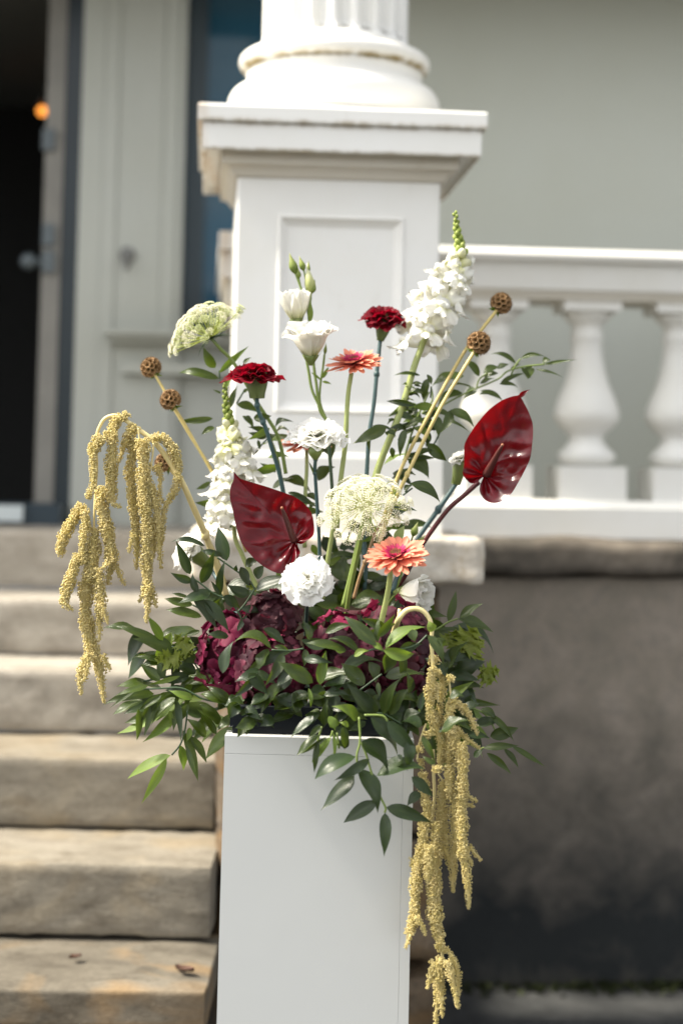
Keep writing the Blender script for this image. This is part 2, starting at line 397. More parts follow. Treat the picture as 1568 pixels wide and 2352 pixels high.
# ---- staircase: every stone its own part
st = thing('stone_staircase', 'broad flight of worn grey-brown stone steps beside the flower stand', 'stairs', P(250, 2300, 3.6) * 1.0)
lips = [(2520, 3.01), (2270, 3.34), (1984, 3.67), (1741, 4.00), (1543, 4.33), (1379, 4.66), (1219, 4.99)]
ends = [470, 479, 493, 500, 508, 512, 520]
zs = [P(250, y, D).z for y, D in lips]
xl = -2.9
for k, ((y, D), e) in enumerate(zip(lips, ends)):
    zb = zs[k - 1] + 0.006 if k else 0.0
    xr = P(e, y, D).x if k < 4 else P(505, y, D).x + 0.02 * k
    cuts = [xl, -1.62 + 0.23 * math.sin(k * 2.1), xr] if k % 2 == 0 else [xl, xr]
    for c0, c1 in zip(cuts[:-1], cuts[1:]):
        mb = block((c0 + 0.003, D, zb), (c1 - 0.003, D + (0.42 if k < 6 else 1.1), zs[k]), 60, 12, 12, 0.009)
        rock(mb, 0.004, 4.0, k * 3.1, (0.3, 1, 0.9)); rock(mb, 0.004, 26.0, k * 1.7 + 9, (0.4, 1, 1))
        mb.build('stone_step', M_STEP if k < 2 else M_STEP3 if k < 4 else M_STEP2, st)
# fallen dry leaves on the second tread
def dry_leaf(px, py, D, zz, s, label, rz):
    p = P(px, py, D); p.z = zz
    o = MB(); o.grid(6, 6, lambda u, v: (p.x + s * ((u - .5) * math.sin(math.pi * v) * 0.7 * math.cos(rz) - (v - .5) * math.sin(rz)), p.y + s * ((u - .5) * math.sin(math.pi * v) * 0.7 * math.sin(rz) + (v - .5) * math.cos(rz)), zz + 0.006 + s * 0.35 * abs(u - .5) + s * 0.2 * (v - .5) ** 2))
    ob = o.build('dry_leaf', M_DRY, None, True, p); tag(ob, label, 'leaf', 'dry leaves fallen on the steps')
M_DRY = plain('dry_leaf', (0.10, 0.045, 0.025), 0.7, (0.05, 0.02, 0.012), 60)
dry_leaf(425, 2242, 3.44, zs[1], 0.040, 'curled dry leaf nearest the end of the lowest visible tread', 1.2)
dry_leaf(410, 2234, 3.46, zs[1], 0.024, 'tiny dark dry leaf beside the larger curled dry leaf', 0.3)
dry_leaf(173, 2210, 3.52, zs[1], 0.028, 'single small dry leaf halfway along the lowest visible tread', 2.2)

# ---- pier under the column
pr = bthing('stone_pier', 'rough brown stone pier with a pale limestone slab under the white pedestal', 'pier', (0, 0.1, 0))
sa = B(437, 1224, -0.09); sb = B(1115, 1345, -0.09)
mb = block((sa.x, -0.09, sb.z), (sb.x, 0.62, sa.z), 40, 20, 10, 0.01); rock(mb, 0.006, 14, 3); rock(mb, 0.0035, 50, 8)
mb.build('cap_slab', M_SLAB, pr)
pa = B(506, 1500, 0.03); pb = B(1022, 1500, 0.03)
zt = sb.z - 0.004; rows = 4; hz = zt / rows
for i in range(rows):
    xs_ = [pa.x, pa.x + (pb.x - pa.x) * (0.42 if i % 2 else 0.6), pb.x]
    for c0, c1 in zip(xs_[:-1], xs_[1:]):
        mb = block((c0 + 0.003, 0.03, i * hz + 0.003), (c1 - 0.003, 0.6, (i + 1) * hz - 0.003), 14, 8, 12, 0.02); rock(mb, 0.016, 9, i * 2.3); rock(mb, 0.007, 34, i)
        mb.build('pier_stone', M_PIER, pr)

# ---- pedestal and column
cl = bthing('fluted_column', 'white fluted porch column standing on a panelled square pedestal', 'column', (0, 0.25, Z_SLAB))
xL = B(539, 700, 0).x; xR = B(1007, 700, 0).x; ctr = (xL + xR) / 2; hw = (xR - xL) / 2; dp = hw                 # pedestal half width
z_plt = zB(1040, -0.012); z_bot = Z_SLAB - 0.012
def rect_loft(rings, m=0, mb=None, close=None):
    """rings: (x0,x1,z0,z1,d) nested rectangles on the front, lofted one to the next"""
    mb = mb or MB(); vs = []; fs = []
    for a, b_, c, d_, e in rings: vs += [(a, e, c), (b_, e, c), (b_, e, d_), (a, e, d_)]
    for k in range(len(rings) - 1):
        for j in range(4): fs.append((k * 4 + j, k * 4 + (j + 1) % 4, k * 4 + 4 + (j + 1) % 4, k * 4 + 4 + j))
    k = (len(rings) - 1) * 4; fs.append((k, k + 1, k + 2, k + 3)); mb.add(vs, fs, None, m); return mb
z_top = zB(372, -0.03)
pz0, pz1 = zB(950, 0), zB(497, 0); px0_, px1_ = B(634, 720, 0).x, B(925, 720, 0).x
def rg(e, d): return (px0_ + e, px1_ - e, pz0 + e, pz1 - e, d)
mb = rect_loft([(xL, xR, z_plt, z_top, 2 * dp), (xL, xR, z_plt, z_top, 0.004), (xL + .004, xR - .004, z_plt, z_top, 0.0), rg(0, 0), rg(0.001, -0.004), rg(0.005, -0.006), rg(0.009, -0.003), rg(0.012, 0.003), rg(0.019, 0.007), rg(0.021, 0.010), rg(0.026, 0.011)])
mb.build('pedestal', M_WHITE, cl, False)
bx0, bx1 = B(530, 1130, -0.012).x, B(1015, 1130, -0.012).x; bd = -0.012
mb = MB(); vs = []; fs = []
for e, z in ((0, z_bot), (0, z_plt - 0.012), (0.002, z_plt - 0.006), (0.009, z_plt)):
    vs += [(bx0 + e, bd + e, z), (bx1 - e, bd + e, z), (bx1 - e, 2 * dp + 0.012 - e, z), (bx0 + e, 2 * dp + 0.012 - e, z)]
for k in range(3):
    for j in range(4): fs.append((k * 4 + j, k * 4 + (j + 1) % 4, k * 4 + 4 + (j + 1) % 4, k * 4 + 4 + j))
fs += [(3, 2, 1, 0), (12, 13, 14, 15)]; mb.add(vs, fs); mb.build('pedestal_plinth', M_WHITE, cl, False)
def square_sweep(prof, name, mat, smooth=False, top=True, seg=24, wob=0.0):
    """profile (offset from the pedestal face, z) swept round the square pedestal; sides cut finely so that old edges can wander"""
    mb = MB(); vs = []; fs = []; n = 4 * seg
    for off, z in prof:
        h = hw + off; cs = [(-h, -h), (h, -h), (h, h), (-h, h)]
        for s_ in range(4):
            a = cs[s_]; b_ = cs[(s_ + 1) % 4]
            for i in range(seg):
                q = i / seg; x, y = a[0] + (b_[0] - a[0]) * q, a[1] + (b_[1] - a[1]) * q
                wz = wob * noise.noise(Vector((x * 9, y * 9, z * 7))); vs.append((ctr + x, dp + y, z + wz))
    for k in range(len(prof) - 1):
        for j in range(n): fs.append((k * n + j, k * n + (j + 1) % n, (k + 1) * n + (j + 1) % n, (k + 1) * n + j))
    fs.append(tuple((len(prof) - 1) * n + j for j in range(n)))
    mb.add(vs, fs); return mb.build(name, mat, cl, smooth)
zm0 = zB(412, -0.006); zm1 = zB(383, -0.03); zsf = Z_CAPB
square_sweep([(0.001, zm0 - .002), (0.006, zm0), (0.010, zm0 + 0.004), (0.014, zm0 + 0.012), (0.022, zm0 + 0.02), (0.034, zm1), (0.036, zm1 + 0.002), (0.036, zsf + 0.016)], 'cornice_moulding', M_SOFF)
square_sweep([(0.030, zsf + 0.012), (0.069, zsf + 0.012), (0.070, zsf + 0.002), (0.077, zsf), (0.079, zsf + 0.004), (0.079, Z_FIL - 0.002), (0.07, Z_FIL - 0.001)], 'cornice_slab', M_WHITE, wob=0.0012)
square_sweep([(0.065, Z_FIL), (0.088, Z_FIL), (0.090, Z_FIL + 0.003), (0.090, Z_CAPT - 0.006), (0.087, Z_CAPT - 0.001), (0.081, Z_CAPT)], 'cornice_fillet', M_WHITE, wob=0.0012)
# turned base: two tori with a hollow between; heights read at the column axis
DAX = dp
def zc(py, rr=0.0): return zB(py, DAX - rr)
UA = S(1, 3.98)
prof = [(0.20, Z_CAPT + 0.001), (0.245, Z_CAPT + 0.002), (0.245, Z_CAPT + 0.018)]
zt0, zt1 = zc(246, 0.24), zc(160, 0.21)
for i in range(15):
    a = -math.pi / 2 + math.pi * i / 14; prof.append((208 * UA + 38 * UA * math.cos(a), (zt0 + zt1) / 2 + (zt1 - zt0) / 2 * math.sin(a)))
zu0, zu1 = zc(126, 0.2), zc(82, 0.19)
prof += [(208 * UA, zt1 + 0.001), (206 * UA, zt1 + 0.005), (201 * UA, (zt1 + zu0) / 2), (205 * UA, zu0 - 0.004), (207 * UA, zu0 - 0.001)]
for i in range(15):
    a = -math.pi / 2 + math.pi * i / 14; prof.append((192 * UA + 30 * UA * math.cos(a), (zu0 + zu1) / 2 + (zu1 - zu0) / 2 * math.sin(a)))
prof += [(183 * UA, zu1 + 0.001), (181 * UA, zu1 + 0.003), (181 * UA, zu1 + 0.010)]
mb = MB(); mb.lathe(prof, 72, (ctr, dp, 0)); mb.build('column_base', M_BASEP, cl)
mb = MB(); zs0 = zu1 + 0.0105; zfl = zc(60, 0.17); nfl, seg = 20, 12
zz = [zs0, zs0 + 0.01, zs0 + 0.025] + [zfl + 0.0024 * i for i in range(0, 14)] + [zfl + 0.06, zfl + 0.3, ZC - 0.3, ZC]
Rs = 0.171; vs = []; uv = []
for z in zz:
    rs = Rs + 0.010 * max(0, 1 - (z - zs0) / 0.03) ** 2
    for j in range(nfl * seg):
        q = (j % seg) / seg * 2 - 1; wmax = 0.68; hz_ = z - zfl; wid = 0.0
        if hz_ > 0: wid = wmax * (1 - (1 - min(1, hz_ / 0.0185)) ** 2) ** 0.5
        dd = 0.0
        if wid > 0 and abs(q) < wid: dd = 0.021 * math.sqrt(max(0, 1 - (q / wid) ** 2)) * (wid / wmax)
        th = 2 * math.pi * (j + 0.5 * seg) / (nfl * seg) + 0.06
        vs.append((ctr + (rs - dd) * math.cos(th), dp + (rs - dd) * math.sin(th), z))
n = nfl * seg
mb.add(vs, [(k * n + j, k * n + (j + 1) % n, (k + 1) * n + (j + 1) % n, (k + 1) * n + j) for k in range(len(zz) - 1) for j in range(n)])
M_SHAFT = paint_mat('shaft_paint', (0.79, 0.785, 0.755), dirt=(0.15, 0.14, 0.12), amount=0.4, scale=6)
mb.build('shaft', M_SHAFT, cl)

# ---- balustrade to the right
DB = 0.95
ba = bthing('balustrade', 'white balustrade of turned balusters along the raised terrace', 'balustrade', (1.2, DB, ZF))
xa = B(1000, 800, DB).x - 0.1; xb = 3.2
def zb(py): return B(1360, py, DB).z
def rail(prof, name, x0, x1, mat=M_BAL):
    mb = MB(); vs = []; n = len(prof)
    for x in (x0, x1): vs += [(x, d, z) for d, z in prof]
    mb.add(vs, [(j, (j + 1) % n, n + (j + 1) % n, n + j) for j in range(n)] + [tuple(range(n - 1, -1, -1)), tuple(range(n, 2 * n))]); return mb.build(name, mat, ba, False)
zr = [zb(q) for q in (580, 606, 620, 668, 690)]
rail([(DB - 0.055, zr[1]), (DB - 0.062, (zr[0] + zr[1]) / 2), (DB - 0.05, zr[0]), (DB + 0.25, zr[0]), (DB + 0.25, zr[1])], 'handrail', xa, xb)
rail([(DB - 0.02, zr[3] - .002), (DB - 0.03, zr[2]), (DB - 0.028, zr[1] + 0.001), (DB + 0.22, zr[1] + 0.001), (DB + 0.22, zr[3] - .002)], 'rail_fascia', xa, xb)
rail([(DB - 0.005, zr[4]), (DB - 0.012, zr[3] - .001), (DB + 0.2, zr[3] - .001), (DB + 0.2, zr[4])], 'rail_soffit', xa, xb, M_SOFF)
z_bb = zb(1150); z_b0 = zb(1236)
rail([(DB - 0.045, z_b0), (DB - 0.045, z_bb - 0.02), (DB - 0.02, z_bb), (DB + 0.2, z_bb), (DB + 0.2, z_b0)], 'base_rail', xa, xb)
pxm = S(1, 4.72)
pr_ = [(46, 1070), (60, 1060), (66, 1048), (62, 1040), (48, 1026), (38, 1012), (37, 1004), (46, 992), (62, 978), (72, 962), (74, 950), (71, 934), (62, 908), (50, 880), (42, 850), (36, 815), (34, 780), (36, 776), (38, 768), (36, 762), (34, 760), (34, 742), (40, 736), (52, 726), (54, 718), (50, 712), (40, 708), (40, 700)]
bmb = MB(); yc = DB + 0.085
bmb.lathe([(r_ * 1.05 * pxm, zb(q)) for r_, q in pr_], 28, (0, 0, 0))
sqb = 78 * pxm; sqt = 68 * pxm
umb_ = MB(); umb_.box((-sqb, -sqb, z_bb - 0.001), (sqb, sqb, zb(1072) + .0005)); tmb = MB(); tmb.box((-sqt, -sqt, zb(712)), (sqt, sqt, zr[4] + 0.001))
o0 = ORG[ba.name]
x1_ = B(1361, 900, DB).x; dx = B(1575, 900, DB).x - x1_
bm1 = bmb.mesh('baluster', M_BAL, True, (0, 0, ZF)); bm2 = tmb.mesh('baluster_block', M_BAL, False, (0, 0, ZF)); bm3 = umb_.mesh('baluster_block', M_BAL, False, (0, 0, ZF))
for k in range(-1, 9):
    b_ = bpy.data.objects.new('baluster', bm1); COL.objects.link(b_); b_.parent = ba; b_.location = (x1_ + dx * k - o0.x, yc - o0.y, 0)
    for q_ in (bm2, bm3):
        c_ = bpy.data.objects.new('square_block', q_); COL.objects.link(c_); c_.parent = b_
# rail end returning to the house, seen past the pedestal's left side
re_ = bthing('rail_return', 'short white rail end with tan underside peeping out left of the pedestal', 'railing', (-0.33, 0.6, ZF))
q0 = B(503, 560, 0.75); q1 = B(560, 690, 0.75)
mb = MB(); mb.box((q0.x, 0.75, B(503, 572, 0.75).z), (q1.x, 1.9, B(503, 530, 0.75).z)); mb.box((q0.x + 0.010, 0.765, B(503, 635, 0.75).z), (q1.x, 1.88, B(503, 572, 0.75).z - .001)); mb.build('return_rail', M_WHITE, re_, False)
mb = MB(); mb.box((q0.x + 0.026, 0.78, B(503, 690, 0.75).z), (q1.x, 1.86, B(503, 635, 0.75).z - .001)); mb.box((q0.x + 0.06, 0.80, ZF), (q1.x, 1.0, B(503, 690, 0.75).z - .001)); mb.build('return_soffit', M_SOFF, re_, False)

# ---- terrace wall below the balustrade
tw = bthing('terrace_wall', 'dark damp stone wall under the white balustrade', 'wall', (1.5, 0.87, 0))
xs_ = [xa - 0.5, B(1380, 1280, 0.85).x + 0.5, 2.4, 4.2]
zct = z_b0 + 0.0; zcb = B(1300, 1326, 0.84).z
for c0, c1 in zip(xs_[:-1], xs_[1:]):
    mb = block((c0 + 0.003, 0.815, zcb), (c1 - 0.003, 1.3, zct), 26, 8, 6, 0.02); rock(mb, 0.012, 7, c0); mb.build('coping_stone', M_COPE, tw)
mb = block((xa - 0.5, 0.87, -0.05), (4.2, 1.25, zcb + 0.002), 60, 4, 30, 0.01); rock(mb, 0.008, 6, 2); mb.build('wall_face', M_TWALL, tw)
# weeds along the wall foot
wd = MB()
for i in range(520):
    x = random.gauss(0.95, 0.45); 
    if x < 0.35 or x > 3: continue
    q = BW((x, 0.86 - abs(random.gauss(0, 0.035)), 0)); h = random.uniform(0.008, 0.03); a = random.uniform(0, 6.28); wl = random.uniform(0.006, 0.014)
    t_ = Vector((math.cos(a) * h * 0.8, -abs(math.sin(a)) * h, h)); s_ = Vector((-math.sin(a), math.cos(a), 0)) * wl
    wd.add([q - s_ * .3, q + t_ * .5 - s_, q + t_, q + t_ * .5 + s_], [(0, 1, 2, 3)])
M_MOSS = plain('moss', (0.022, 0.032, 0.008), 0.9, (0.045, 0.055, 0.014), 40)
tag(wd.build('weeds', M_MOSS, None, True), 'low dark moss and weeds along the foot of the terrace wall', 'weeds', kind='stuff')

# ---- house front
DH = 2.0
ho = bthing('house', 'pale porch house front with tall window showing painted-in blue sky and open dark doorway', 'house', (0, DH, ZF))
def hx(px, py=400, d=DH): return B(px, py, d).x
def hz(py, d=DH, px=300): return B(px, py, d).z
mb = MB(); mb.box((hx(720), DH, ZF), (6.0, DH + 0.2, ZC)); mb.build('wall', M_WALL, ho, False)
mb = MB(); c0, c1 = hx(188), hx(424)
for a, b_, d in ((0, 0.22, 0.0), (0.22, 0.36, -0.004), (0.36, 0.80, 0.003), (0.80, 0.93, -0.004), (0.93, 1.0, 0.004)):
    mb.box((c0 + (c1 - c0) * a + .0005, DH - 0.09 + d, ZF), (c0 + (c1 - c0) * b_ - .0005, DH + 0.2, ZC))
mb.build('door_casing', M_CASE, ho, False)
zsi, zsb = hz(766), hz(790)
mb = MB(); mb.box((c1 + .001, DH - 0.06, ZF), (hx(719.5), DH + 0.19, zsb)); mb.build('apron_wall', M_CASE, ho, False)
mb = MB(); mb.box((hx(240, 780, DH - .15), DH - 0.17, zsb + .018), (hx(719), DH - 0.062, zsi)); mb.box((hx(250, 780, DH - .13), DH - 0.14, zsb - 0.004), (hx(719), DH - 0.062, zsb + .017)); mb.build('window_sill', M_CASE, ho, False)
mb = MB(); mb.box((hx(278, 850, DH - .12), DH - 0.125, hz(862)), (hx(719), DH - 0.062, hz(838))); mb.build('apron_moulding', M_CASE, ho, False)
wn = MB(); f0, f1 = hx(428), hx(470)
wn.box((c1 + .001, DH + 0.05, zsi), (f1, DH + 0.15, ZC)); wn.box((f1 - .001, DH + 0.06, zsi), (hx(719), DH + 0.14, zsi + 0.04))
wf = wn.build('window', M_FRAMEP, ho, False)
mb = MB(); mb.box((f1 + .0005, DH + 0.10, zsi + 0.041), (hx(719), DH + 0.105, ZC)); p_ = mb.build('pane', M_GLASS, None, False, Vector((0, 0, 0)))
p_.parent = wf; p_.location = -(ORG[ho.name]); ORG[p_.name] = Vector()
# doorway: lintelled dark hall behind it
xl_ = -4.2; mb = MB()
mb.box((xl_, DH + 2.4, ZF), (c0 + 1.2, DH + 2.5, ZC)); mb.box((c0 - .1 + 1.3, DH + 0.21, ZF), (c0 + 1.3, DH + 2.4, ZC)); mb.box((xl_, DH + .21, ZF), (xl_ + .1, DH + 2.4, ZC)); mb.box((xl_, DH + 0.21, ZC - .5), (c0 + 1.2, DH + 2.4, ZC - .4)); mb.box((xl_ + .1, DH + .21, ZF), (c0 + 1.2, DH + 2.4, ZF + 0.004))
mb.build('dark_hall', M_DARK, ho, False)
dr = bthing('open_door', 'opened blue-black house door with a worn cream edge and metal latches', 'door', (hx(150), DH + 0.1, ZF))
mb = MB(); mb.box((hx(141, 600, DH + .0), DH - 0.02, ZF + 0.01), (c0 - .002, DH + 0.18, ZC)); mb.build('door_leaf', M_DOORP, dr, False)
mb = MB()
def slant(pxa, pxb, d0, d1, y0, y1):
    v = []
    for yy in (y0, y1):
        for q, dd in ((pxa, d0), (pxb, d0), (pxb, d1), (pxa, d1)):
            v.append((B(q, 600, d0).x, dd, yy))
    return v
v = slant(96, 139, DH - 0.03, DH + 0.15, ZF + 0.01, ZC); mb.add(v, [(0, 3, 2, 1), (4, 5, 6, 7), (0, 1, 5, 4), (1, 2, 6, 5), (2, 3, 7, 6), (3, 0, 4, 7)]); mb.build('door_edge', M_POST, dr, False)
M_CHROME = plain('latch_steel', (0.09, 0.11, 0.12), 0.35)
for py in (322, 540, 602):
    mb = MB(); q = B(112, py, DH - 0.035); mb.box((q.x - 0.02, DH - 0.05, q.z - 0.035), (q.x + 0.022, DH - 0.0305, q.z + 0.035)); mb.build('latch', M_CHROME, dr, False)
mb = MB(); q = B(66, 600, DH - .05); mb.sphere((q.x, DH - 0.05, q.z), 0.028, 12, 8); mb.tube([(q.x, DH - 0.05, q.z), (q.x + 0.06, DH - 0.035, q.z)], [0.01, 0.01]); mb.build('door_knob', M_CHROME, dr)
th = bthing('door_mat', 'dark blue doormat slab lying before the open doorway', 'doormat', (hx(90), DH - .3, ZF))
mb = MB(); mb.box((-4.0, DH - 0.32, ZF + .001), (c0 - 0.01, DH - 0.1, ZF + 0.07)); mb.build('mat_slab', plain('slate_blue', (0.02, 0.035, 0.048), 0.5), th, False)
mb = MB(); q = B(28, 1168, DH - 0.33); mb.box((q.x - 0.12, DH - 0.345, ZF + 0.015), (q.x + 0.035, DH - 0.3215, ZF + 0.065)); mb.build('pale_patch', plain('pale_grey', (0.5, 0.55, 0.56), 0.5), th, False)  # pale block on the front edge of the mat
lm = bthing('hall_lamp', 'small glowing orange lamp inside the dark doorway', 'lamp', (0, 0, 0)); lm.location = BW(B(98, 255, DH + 1.6)); ORG[lm.name] = B(98, 255, DH + 1.6)
lc = ORG[lm.name]
mb = MB(); mb.sphere(lc, 0.020, 12, 8); mb.build('bulb', M_GLOW, lm)
mb = MB(); mb.lathe([(0.012, 0.03), (0.02, 0.034), (0.008, 0.06)], 12, lc); mb.tube([lc + Vector((0, 0, .05)), lc + Vector((0, 0.1, 0.12)), Vector((lc.x, DH + 2.39, lc.z + 0.12))], [0.006] * 3); mb.build('lamp_arm', M_IRON, lm)
bl = bthing('door_bell', 'small grey metal bell pull fixed on the white door casing', 'doorbell', (0, 0, 0)); bc = B(293, 585, DH - 0.1); bl.location = BW(bc); ORG[bl.name] = bc
mb = MB(); mb.lathe([(0.001, -0.02), (0.022, -0.018), (0.026, 0), (0.016, 0.003), (0.001, 0.003)], 16, M=Matrix.Translation(bc) @ Matrix.Rotation(math.pi / 2, 4, 'X')); mb.build('bell_plate', M_IRON, bl)
mb = MB(); mb.sphere(bc + Vector((0, -0.03, -0.035)), (0.012, 0.012, 0.02), 10, 8); mb.tube([bc + Vector((0, -0.015, 0.0)), bc + Vector((0, -0.03, -0.03))], [0.005, 0.005]); mb.build('bell_pull', M_IRON, bl)
# ================================================================== FLOWER STAND
M_BOARD = plain('white_board', (0.565, 0.57, 0.545), 0.32, (0.53, 0.535, 0.515), 7, bumpd=0.0004, spec=0.4)
DP = 2.70
pa = P(508, 1692, DP); pb = P(942, 1692, DP); wx = pb.x - pa.x
pl = thing('plinth', 'tall square white plinth stand carrying the flower arrangement', 'plinth', (pa.x + wx / 2, DP + 0.15, 0))
zT = P(725, 1693, DP).z; zs1 = P(725, 1735, DP).z; sx = P(914, 2000, DP).x
def bevbox(mb, a, b_, e=0.0012):
    x0_, y0_, z0_ = a; x1_, y1_, z1_ = b_
    vs = []; 
    for z, q in ((z0_, 0), (z1_ - e, 0), (z1_, e)):
        for (x, y, sx_, sy_) in ((x0_, y0_, 1, 1), (x1_, y0_, -1, 1), (x1_, y1_, -1, -1), (x0_, y1_, 1, -1)):
            vs.append((x + sx_ * (q + (e if False else 0)), y + sy_ * q, z))
    fs = [(3, 2, 1, 0), (8, 9, 10, 11)] + [(k * 4 + j, k * 4 + (j + 1) % 4, k * 4 + 4 + (j + 1) % 4, k * 4 + 4 + j) for k in range(2) for j in range(4)]
    mb.add(vs, fs)
mb = MB(); bevbox(mb, (pa.x, DP, 0.002), (sx - 0.00015, DP + 0.018, zs1 - 0.0002)); mb.build('front_panel', M_BOARD, pl, False)
mb = MB(); bevbox(mb, (sx + 0.00015, DP, 0.002), (pb.x, DP + 0.30, zs1 - 0.0002)); mb.build('side_panel', M_BOARD, pl, False)
mb = MB(); bevbox(mb, (pa.x, DP + 0.0185, 0.002), (pa.x + 0.018, DP + 0.30, zs1 - 0.0002)); mb.build('side_panel', M_BOARD, pl, False)
mb = MB(); bevbox(mb, (pa.x, DP, zs1), (pb.x, DP + 0.30, zT)); mb.build('top_panel', M_BOARD, pl, False)
pl.rotation_euler = (0, R(0.35), 0)
tr = thing('flower_tray', 'low black rectangular tray holding the flowers on top of the plinth', 'tray', (pa.x + wx / 2, DP + 0.15, zT))
M_TRAY = plain('black_plastic', (0.004, 0.006, 0.009), 0.5, spec=0.2)
ht = S(62, 2.8)
mb = MB(); mb.box((pa.x + 0.016, DP + 0.02, zT + 0.001), (pb.x - 0.012, DP + 0.285, zT + 0.012)); bevbox(mb, (pa.x + 0.012, DP + 0.016, zT + 0.012), (pb.x - 0.008, DP + 0.29, zT + ht)); mb.build('tray_body', M_TRAY, tr, False)
M_FOAM = plain('flower_foam', (0.008, 0.018, 0.01), 0.9, (0.012, 0.026, 0.012), 50)
mb = MB(); mb.box((pa.x + 0.06, DP + 0.09, zT + ht + .001), (pb.x - 0.06, DP + 0.25, zT + ht + 0.02)); mb.build('foam_block', M_FOAM, tr, False)
BASE = Vector((pa.x + wx / 2, DP + 0.15, zT + ht + 0.02))

# ------------------------------------------------------------------ plant materials
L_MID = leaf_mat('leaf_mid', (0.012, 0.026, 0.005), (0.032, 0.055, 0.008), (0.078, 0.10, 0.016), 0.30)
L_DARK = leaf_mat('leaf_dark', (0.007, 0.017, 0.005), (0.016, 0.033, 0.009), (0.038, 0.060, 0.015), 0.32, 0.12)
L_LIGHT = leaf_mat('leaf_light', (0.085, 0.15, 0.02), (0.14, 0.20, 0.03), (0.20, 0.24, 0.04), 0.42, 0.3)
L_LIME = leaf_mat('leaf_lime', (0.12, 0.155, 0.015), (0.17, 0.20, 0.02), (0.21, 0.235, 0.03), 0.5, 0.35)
L_PALE = leaf_mat('leaf_pale', (0.30, 0.36, 0.13), (0.36, 0.40, 0.16), (0.42, 0.45, 0.2), 0.5, 0.35)
ST_GREEN = stem_mat('stem_green', (0.13, 0.19, 0.035), (0.20, 0.26, 0.06))
ST_PALE = stem_mat('stem_pale_green', (0.27, 0.33, 0.10), (0.36, 0.40, 0.15))
ST_DARK = stem_mat('stem_dark_green', (0.03, 0.06, 0.025), (0.05, 0.085, 0.035))
ST_TEAL = stem_mat('stem_blue_green', (0.025, 0.062, 0.062), (0.05, 0.10, 0.10))
ST_STRAW = stem_mat('stem_straw', (0.46, 0.35, 0.10), (0.58, 0.47, 0.19))
ST_CREAM = stem_mat('stem_cream', (0.62, 0.50, 0.20), (0.72, 0.62, 0.32))
ST_WINE = stem_mat('stem_wine', (0.075, 0.016, 0.02), (0.12, 0.03, 0.03), 0.25)
ST_TWIG = stem_mat('stem_brown', (0.20, 0.11, 0.05), (0.33, 0.22, 0.10))

# ------------------------------------------------------------------ leaf templates
def leaf_template(arch, side, tw, fold, fat=0.75, wave=0.0):
    mb = MB()
    def fn(u, v):
        s_ = 2 * u - 1; wv = max(0.0, math.sin(math.pi * v ** fat)) ** 0.92 * (1 - 0.12 * v)
        if v > 0.8: wv *= 1 - 0.25 * ((v - .8) / .2) * (1 - (v - .8) / .2) * 2
        x = s_ * wv * 0.5; z = fold * abs(s_) * wv * 0.5 + wave * math.sin(v * 9 + s_ * 2) * abs(s_) * wv
        a = tw * (v - 0.4)
        x, z = x * math.cos(a) - z * math.sin(a), x * math.sin(a) + z * math.cos(a)
        return (x + side * 4 * v * (1 - v), v, z)
    mb.grid(4, 10, fn)
    # the arch is applied along z in units of length, kept apart from the width scale
    mb.v = [(x, y, z) for x, y, z in mb.v]
    me = mb.mesh('leaf', [L_MID]); return me, arch
LEAFS = {}
def leaf_mesh(matkey, arch, k):
    key = (matkey, round(arch, 2), k)
    if key not in LEAFS:
        rr = random.Random(hash((round(arch * 100), k)) & 0xffff)
        side, tw, fold, wave = rr.uniform(-0.45, 0.45), rr.uniform(-0.7, 0.7), rr.uniform(0.12, 0.5), rr.uniform(0, 0.08)
        mb = MB()
        ea = rr.uniform(0.62, 0.85); eb = rr.uniform(1.1, 1.45); pk = ea / (ea + eb); fat = 1
        def fn(u, v):
            s_ = 2 * u - 1; wv = (v / pk) ** ea * ((1 - v) / (1 - pk)) ** eb
            x = s_ * wv * 0.5; z = fold * abs(s_) ** 1.5 * wv * 0.5 + wave * math.sin(v * 9 + s_ * 2) * abs(s_) * wv
            a = tw * (v - 0.35)
            return (x * math.cos(a) - z * math.sin(a) + side * 2.2 * v * (1 - v) , v, x * math.sin(a) + z * math.cos(a))
        mb.grid(4, 12, fn)
        LEAFS[key] = (mb, fat)
    return LEAFS[key][0]
LM = {}
def leaf_obj(parent, p1, p2, wdt, arch=0.08, mat=None, roll=0.0, up=0.5, name='leaf', k=None):
    """one leaf from its base p1 to its tip p2, facing between the eye and the sky; arch = sag height / length"""
    Y = p2 - p1; L = Y.length
    if L < 1e-5: return
    Y.normalize(); mid = (p1 + p2) / 2; v = (CAMP - mid).normalized()
    vp = (v - Y * v.dot(Y)).normalized(); zz = Vector((0, 0, 1)); upv = zz - Y * zz.dot(Y)
    n = (vp * 0.8 + upv * up)
    n = (n - Y * n.dot(Y)).normalized()
    n = Matrix.Rotation(roll, 3, Y) @ n
    c = max(0.5, abs(n.dot(vp))); X = Y.cross(n).normalized()
    if k is None: k = random.randrange(5)
    q = max(0.02, L)
    ar = round(arch / 0.05) * 0.05
    key = (mat.name, ar, k)
    if key not in LM:
        mb = leaf_mesh(mat.name, ar, k)
        me = mb.mesh('leaf', [mat]); LM[key] = me
    me = LM[key]
    # bend lives in a per-arch copy of the mesh in length units: scale z by length, width by wdt/c
    W = wdt / c * 0.88
    M = mat4(X * W, Y * L, n * W, p1)
    if ar:
        key2 = key + (round(W / L, 1),)
        if key2 not in LM:
            m2 = me.copy(); kk = L / W
            for vtx in m2.vertices:
                y = vtx.co.y; vtx.co.z += ar * kk * 4 * y * (1 - y) * (0.7 + 0.6 * y)
            LM[key2] = m2
        me = LM[key2]
    return inst(me, name, parent, M)
